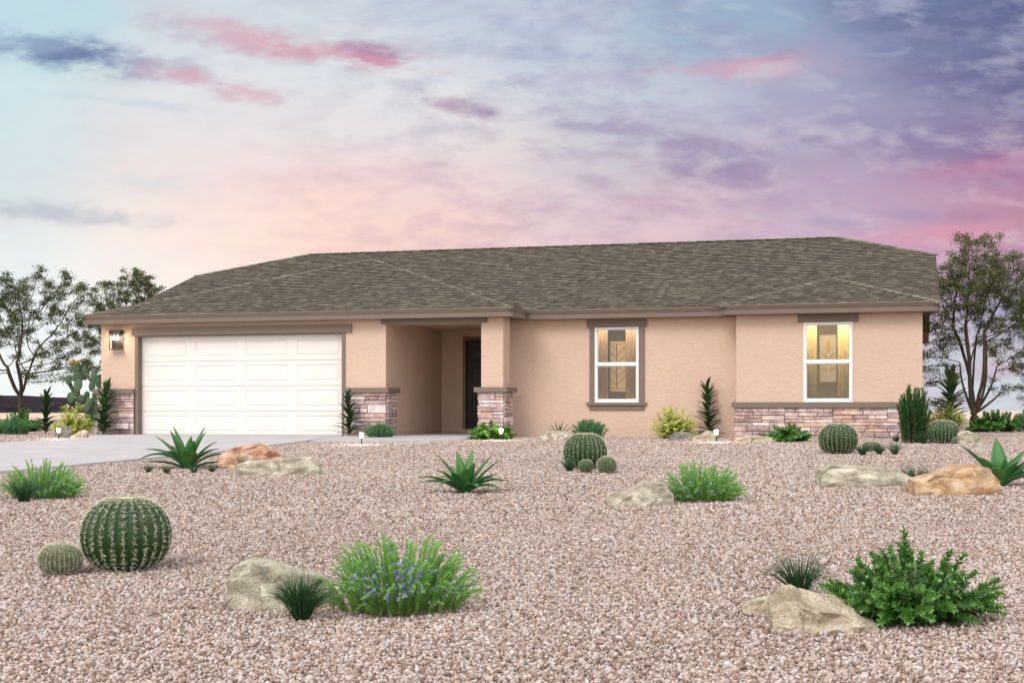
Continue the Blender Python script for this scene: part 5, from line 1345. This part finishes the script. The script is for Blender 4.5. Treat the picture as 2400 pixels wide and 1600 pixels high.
rock(1389, 1545, 1108, 1163, [.22, .5, .62, .66, .72, .95, 1., .98, .97, .95, .5], 'tan boulder left of the mid yard violet flowered bush', 'rock_tan', 4, .6, .06)
rock(1879, 2096, 1068, 1118, [.8, 1., .99, .98, .96, .95, .9, .82, .74, .62, .4], 'long low tan boulder before the barrel cactus on the right', 'rock_tan', 5, .42, .035)
rock(2090, 2287, 1062, 1137, [.45, .58, .62, .68, .74, .86, 1., .92, .86, .82, .45], 'golden orange boulder in front of the right edge agave', 'rock_gold', 6, .55, .05)
rock(509, 664, 1017, 1077, [.55, .75, .82, .86, .92, 1., .98, .82, .66, .48, .2], 'orange boulder behind the grass tuft near the driveway', 'rock_orange', 7, .6, .06)
rock(546, 736, 1048, 1091, [.6, .72, .74, .78, .82, .86, .9, .95, .98, 1., .6], 'long pale tan boulder in front of the orange boulder', 'rock_tan', 8, .36, .04)
rock(1238, 1315, 988, 1010, [.4, .7, .85, .95, 1., .95, .8, .45], 'tan rock in front of the small agave under the trimmed window', 'rock_tan', 9, .6, .05, 'rock')
rock(1538, 1594, 991, 1012, [.6, .9, 1., .98, .9, .55], 'dark grey rock under the yellow green shrub by the wall', 'rock_grey', 10, .6, .06, 'rock')
rock(1588, 1644, 988, 1012, [.3, .5, .6, .75, 1., .95, .6], 'light grey rock between the dark grey rock and a path light', 'rock_pale', 11, .6, .06, 'rock')
rock(1688, 1780, 1000, 1016, [.4, .8, .95, 1., .9, .85, .6], 'flat cream rock at the left foot of the stone wainscot', 'rock_pale', 12, .5, .04, 'rock')
rock(2200, 2262, 988, 1021, [.7, 1., .98, .92, .7, .45, .2], 'tan rock behind the two small barrel cacti on the right', 'rock_tan', 13, .6, .06, 'rock')
rock(128, 166, 975, 1006, [.7, .95, 1., .95, .9, .6], 'upright grey rock behind the leftmost path light', 'rock_grey', 14, .6, .06, 'rock')
rock(163, 202, 986, 1007, [.3, .5, .7, .9, 1., .8], 'small cream rock right of the upright grey rock at the driveway', 'rock_pale', 15, .6, .06, 'rock')

# ---- trees: space colonisation inside a crown envelope, leaves on the fine twigs
def tree(name_loc, crowns, fork_h, label, seed, mat, px_ppm, n_attr=1400, leaves=26000, leafL=.06, trunk_r=.10, mains=None, name='mesquite_tree'):
    """crowns: ellipsoids (cx, cz, rx, rz, ry) in metres about the trunk foot, x to the camera's right"""
    rg = np.random.default_rng(seed); P = name_loc
    e = empty(name, P, label, 'tree', 'trees behind the house', TH)
    A = []
    tot = sum(c[2] * c[3] * c[4] for c in crowns)
    for cx, cz, rx, rz, ry in crowns:
        n = int(n_attr * rx * rz * ry / tot); q = rg.normal(size=(n, 3)); q /= np.linalg.norm(q, axis=1)[:, None]
        r = rg.uniform(0, 1, n) ** (1 / 3.)
        m_c = max(6, int(n / 26)); cq = rg.normal(size=(m_c, 3)); cq /= np.linalg.norm(cq, axis=1)[:, None]; cq *= (rg.uniform(.15, 1, m_c) ** .45)[:, None]
        isc = rg.uniform(0, 1, n) < .72; off_ = cq[rg.integers(0, m_c, n)] + rg.normal(0, .12, (n, 3))
        q = np.where(isc[:, None], off_, q * r[:, None]); r = np.ones(n)
        A.append(np.stack([cx + q[:, 0] * r * rx, q[:, 1] * r * ry, cz + q[:, 2] * r * rz], 1))
    A = np.concatenate(A); size = max(np.ptp(A[:, 0]), np.ptp(A[:, 2])); step = size * .021; kill = step * 1.7
    nodes = [np.array([0, 0, -.05])]; par = [-1]
    z = 0.
    while z < fork_h:
        z += step; nodes.append(np.array([rg.normal(0, .015), rg.normal(0, .015), z])); par.append(len(nodes) - 2)
    top = len(nodes) - 1
    mainr = {}
    for (dx, dz, L) in (mains or []):
        cur = top; d = np.array([dx, rg.normal(0, .35), dz]); d /= np.linalg.norm(d)
        for i in range(int(L / step)):
            d = d + np.array([-.02 * np.sign(dx), 0, .035]) + rg.normal(0, .035, 3); d /= np.linalg.norm(d)
            nodes.append(nodes[cur] + d * step); par.append(cur); cur = len(nodes) - 1; mainr[cur] = trunk_r * (.42 - .26 * i * step / L)
    nodes_a = np.array(nodes); best = np.full(len(A), 1e9); bi = np.zeros(len(A), int)
    for i, q in enumerate(nodes_a):
        d = np.linalg.norm(A - q, axis=1); m = d < best; best[m] = d[m]; bi[m] = i
    alive = np.ones(len(A), bool)
    for it in range(220):
        alive &= best > kill
        if not alive.any() or len(nodes) > 9000: break
        new = []
        idx = np.nonzero(alive)[0]
        order = {}
        for a in idx: order.setdefault(bi[a], []).append(a)
        for ni, al in order.items():
            v = A[al] - nodes[ni]; v /= np.linalg.norm(v, axis=1)[:, None]; d = v.mean(0) + rg.normal(0, .12, 3)
            d /= max(np.linalg.norm(d), 1e-6); new.append((nodes[ni] + d * step, ni))
        s0 = len(nodes)
        for q, ni in new: nodes.append(q); par.append(ni)
        for k, (q, ni) in enumerate(new):
            d = np.linalg.norm(A - q, axis=1); m = d < best; best[m] = d[m]; bi[m] = s0 + k
    Nn = len(nodes); NP = np.array(nodes); par = np.array(par); rad = np.zeros(Nn); kids = np.zeros(Nn, int)
    for i in range(Nn - 1, 0, -1):
        if rad[i] == 0: rad[i] = .0045 ** 2.25
        rad[par[i]] += rad[i]; kids[par[i]] += 1
    r = rad ** (1 / 2.25); r *= 1.; sc_ = trunk_r / r[0]; r = np.maximum(r * sc_ ** np.clip(r / r[0] * 1.6, 0, 1), .0045)
    for i, q in mainr.items(): r[i] = max(r[i], q)
    r[:top + 1] = np.maximum(r[:top + 1], trunk_r * np.linspace(1.1, .95, top + 1))
    # chains
    b = MB(); child = {}
    for i in range(1, Nn): child.setdefault(par[i], []).append(i)
    stack = [(0, None)]
    while stack:
        s, prev = stack.pop(); ch = [prev, s] if prev is not None else [s]; cur = s
        while cur in child:
            cs = sorted(child[cur], key=lambda q: -r[q])
            for q in cs[1:]: stack.append((q, cur))
            cur = cs[0]; ch.append(cur)
        if len(ch) > 1:
            rr = [min(r[q], r[ch[1]]) if k_ == 0 and prev is not None else r[q] for k_, q in enumerate(ch)]
            b.tube(NP[ch], rr, 7 if r[s] > .03 else (4 if r[s] > .012 else 3), .5, cap=False)
    b.build('trunk', M['bark'], e, smooth=True)
    fine = np.nonzero(r < .011)[0]; fine = fine[fine > top]
    tips = np.nonzero(kids == 0)[0]
    pick = np.concatenate([rg.choice(fine, leaves // 2), rg.choice(tips, leaves - leaves // 2)])
    cl = rg.normal(0, 1, (Nn,)) * .18
    base = NP[pick] + rg.normal(0, step * .75, (leaves, 3)) * np.array([1, 1, .6])
    d = unit(NP[pick] - NP[par[pick]] + rg.normal(0, .75, (leaves, 3)) + np.array([0, 0, -.15]))
    Ls = leafL * rg.uniform(.6, 1.25, leaves)
    v = np.clip(.45 + cl[pick] + rg.normal(0, .18, leaves), 0, 1)
    b = MB(); leaf_quads(b, base, d, rg.normal(size=(leaves, 3)) + np.array([0, 0, 1.]), Ls, Ls * .42, v)
    b.build('crown', M[mat], e)
def tree_at(px, z): p = at(px, YH, z); return np.array([p[0], p[1], g(p[0], p[1])])
k = F / 42.; yb = YH + CZ * k
e_ = lambda cx, cy, rx, ry, kk, x0, y0, dy=.8: ((cx - x0) / kk, (y0 - cy) / kk, rx / kk, ry / kk, rx / kk * dy)
x0 = 48; cr = [e_(-10, 735, 75, 105, k, x0, yb), e_(70, 720, 75, 95, k, x0, yb), e_(165, 740, 55, 110, k, x0, yb), e_(-80, 800, 70, 90, k, x0, yb), e_(140, 845, 70, 55, k, x0, yb), e_(205, 790, 30, 60, k, x0, yb), e_(-60, 690, 60, 50, k, x0, yb), e_(60, 850, 60, 30, k, x0, yb, .6)]
tree(tree_at(x0, 42), cr, (yb - 932) / k, 'dark olive tree with a forked trunk at the left edge', 101, 'tree', k, 1900, 46000, .060, .085, [(-.55, 1, 1.1), (.6, 1, 1.3), (.35, 1, .9)])
k = F / 50.; yb = YH + CZ * k; x0 = 318
cr = [e_(300, 720, 88, 95, k, x0, yb), e_(250, 800, 55, 75, k, x0, yb), e_(345, 700, 50, 60, k, x0, yb), e_(215, 860, 22, 30, k, x0, yb), e_(225, 700, 25, 40, k, x0, yb), e_(320, 800, 70, 60, k, x0, yb)]
tree(tree_at(x0, 50), cr, .9, 'dark olive tree rising behind the left end of the roof', 102, 'tree', k, 1500, 34000, .07, .09, [(-.5, 1, 1.2), (.4, 1, 1.3)])
k = F / 37.; yb = YH + CZ * k; x0 = 2282
cr = [e_(2285, 650, 85, 100, k, x0, yb), e_(2225, 710, 75, 85, k, x0, yb), e_(2355, 690, 85, 100, k, x0, yb), e_(2185, 800, 45, 70, k, x0, yb), e_(2190, 880, 50, 28, k, x0, yb, .6), e_(2380, 810, 60, 70, k, x0, yb), e_(2360, 905, 70, 22, k, x0, yb, .6), e_(2300, 570, 40, 30, k, x0, yb), e_(2165, 720, 28, 50, k, x0, yb), e_(2160, 860, 32, 40, k, x0, yb, 1.6), e_(2205, 945, 35, 15, k, x0, yb), e_(2290, 660, 100, 80, k, x0, yb)]
tree(tree_at(x0, 37), cr, .42, 'tall green tree with a many stemmed trunk right of the house', 103, 'tree2', k, 2600, 52000, .055, .10, [(-.75, 1, 1.5), (-.5, 1, 1.9), (-.28, 1, 2.3), (-.08, 1, 2.4), (.12, 1, 2.5), (.32, 1, 2.2), (.6, 1, 2.0), (.95, .9, 1.5), (1.2, .5, 1.0)], name='bushy_tree')
k = F / 41.; yb = YH + CZ * k; x0 = 2490
cr = [e_(2470, 720, 95, 110, k, x0, yb), e_(2440, 850, 75, 55, k, x0, yb), e_(2420, 940, 55, 22, k, x0, yb), e_(2540, 780, 90, 110, k, x0, yb)]
tree(tree_at(x0, 41), cr, .5, 'olive tree cut off by the right edge of the picture', 104, 'tree', k, 1300, 30000, .055, .09, [(-.6, 1, 1.2), (.2, 1, 1.3), (.6, 1, 1.1)], name='bushy_tree')
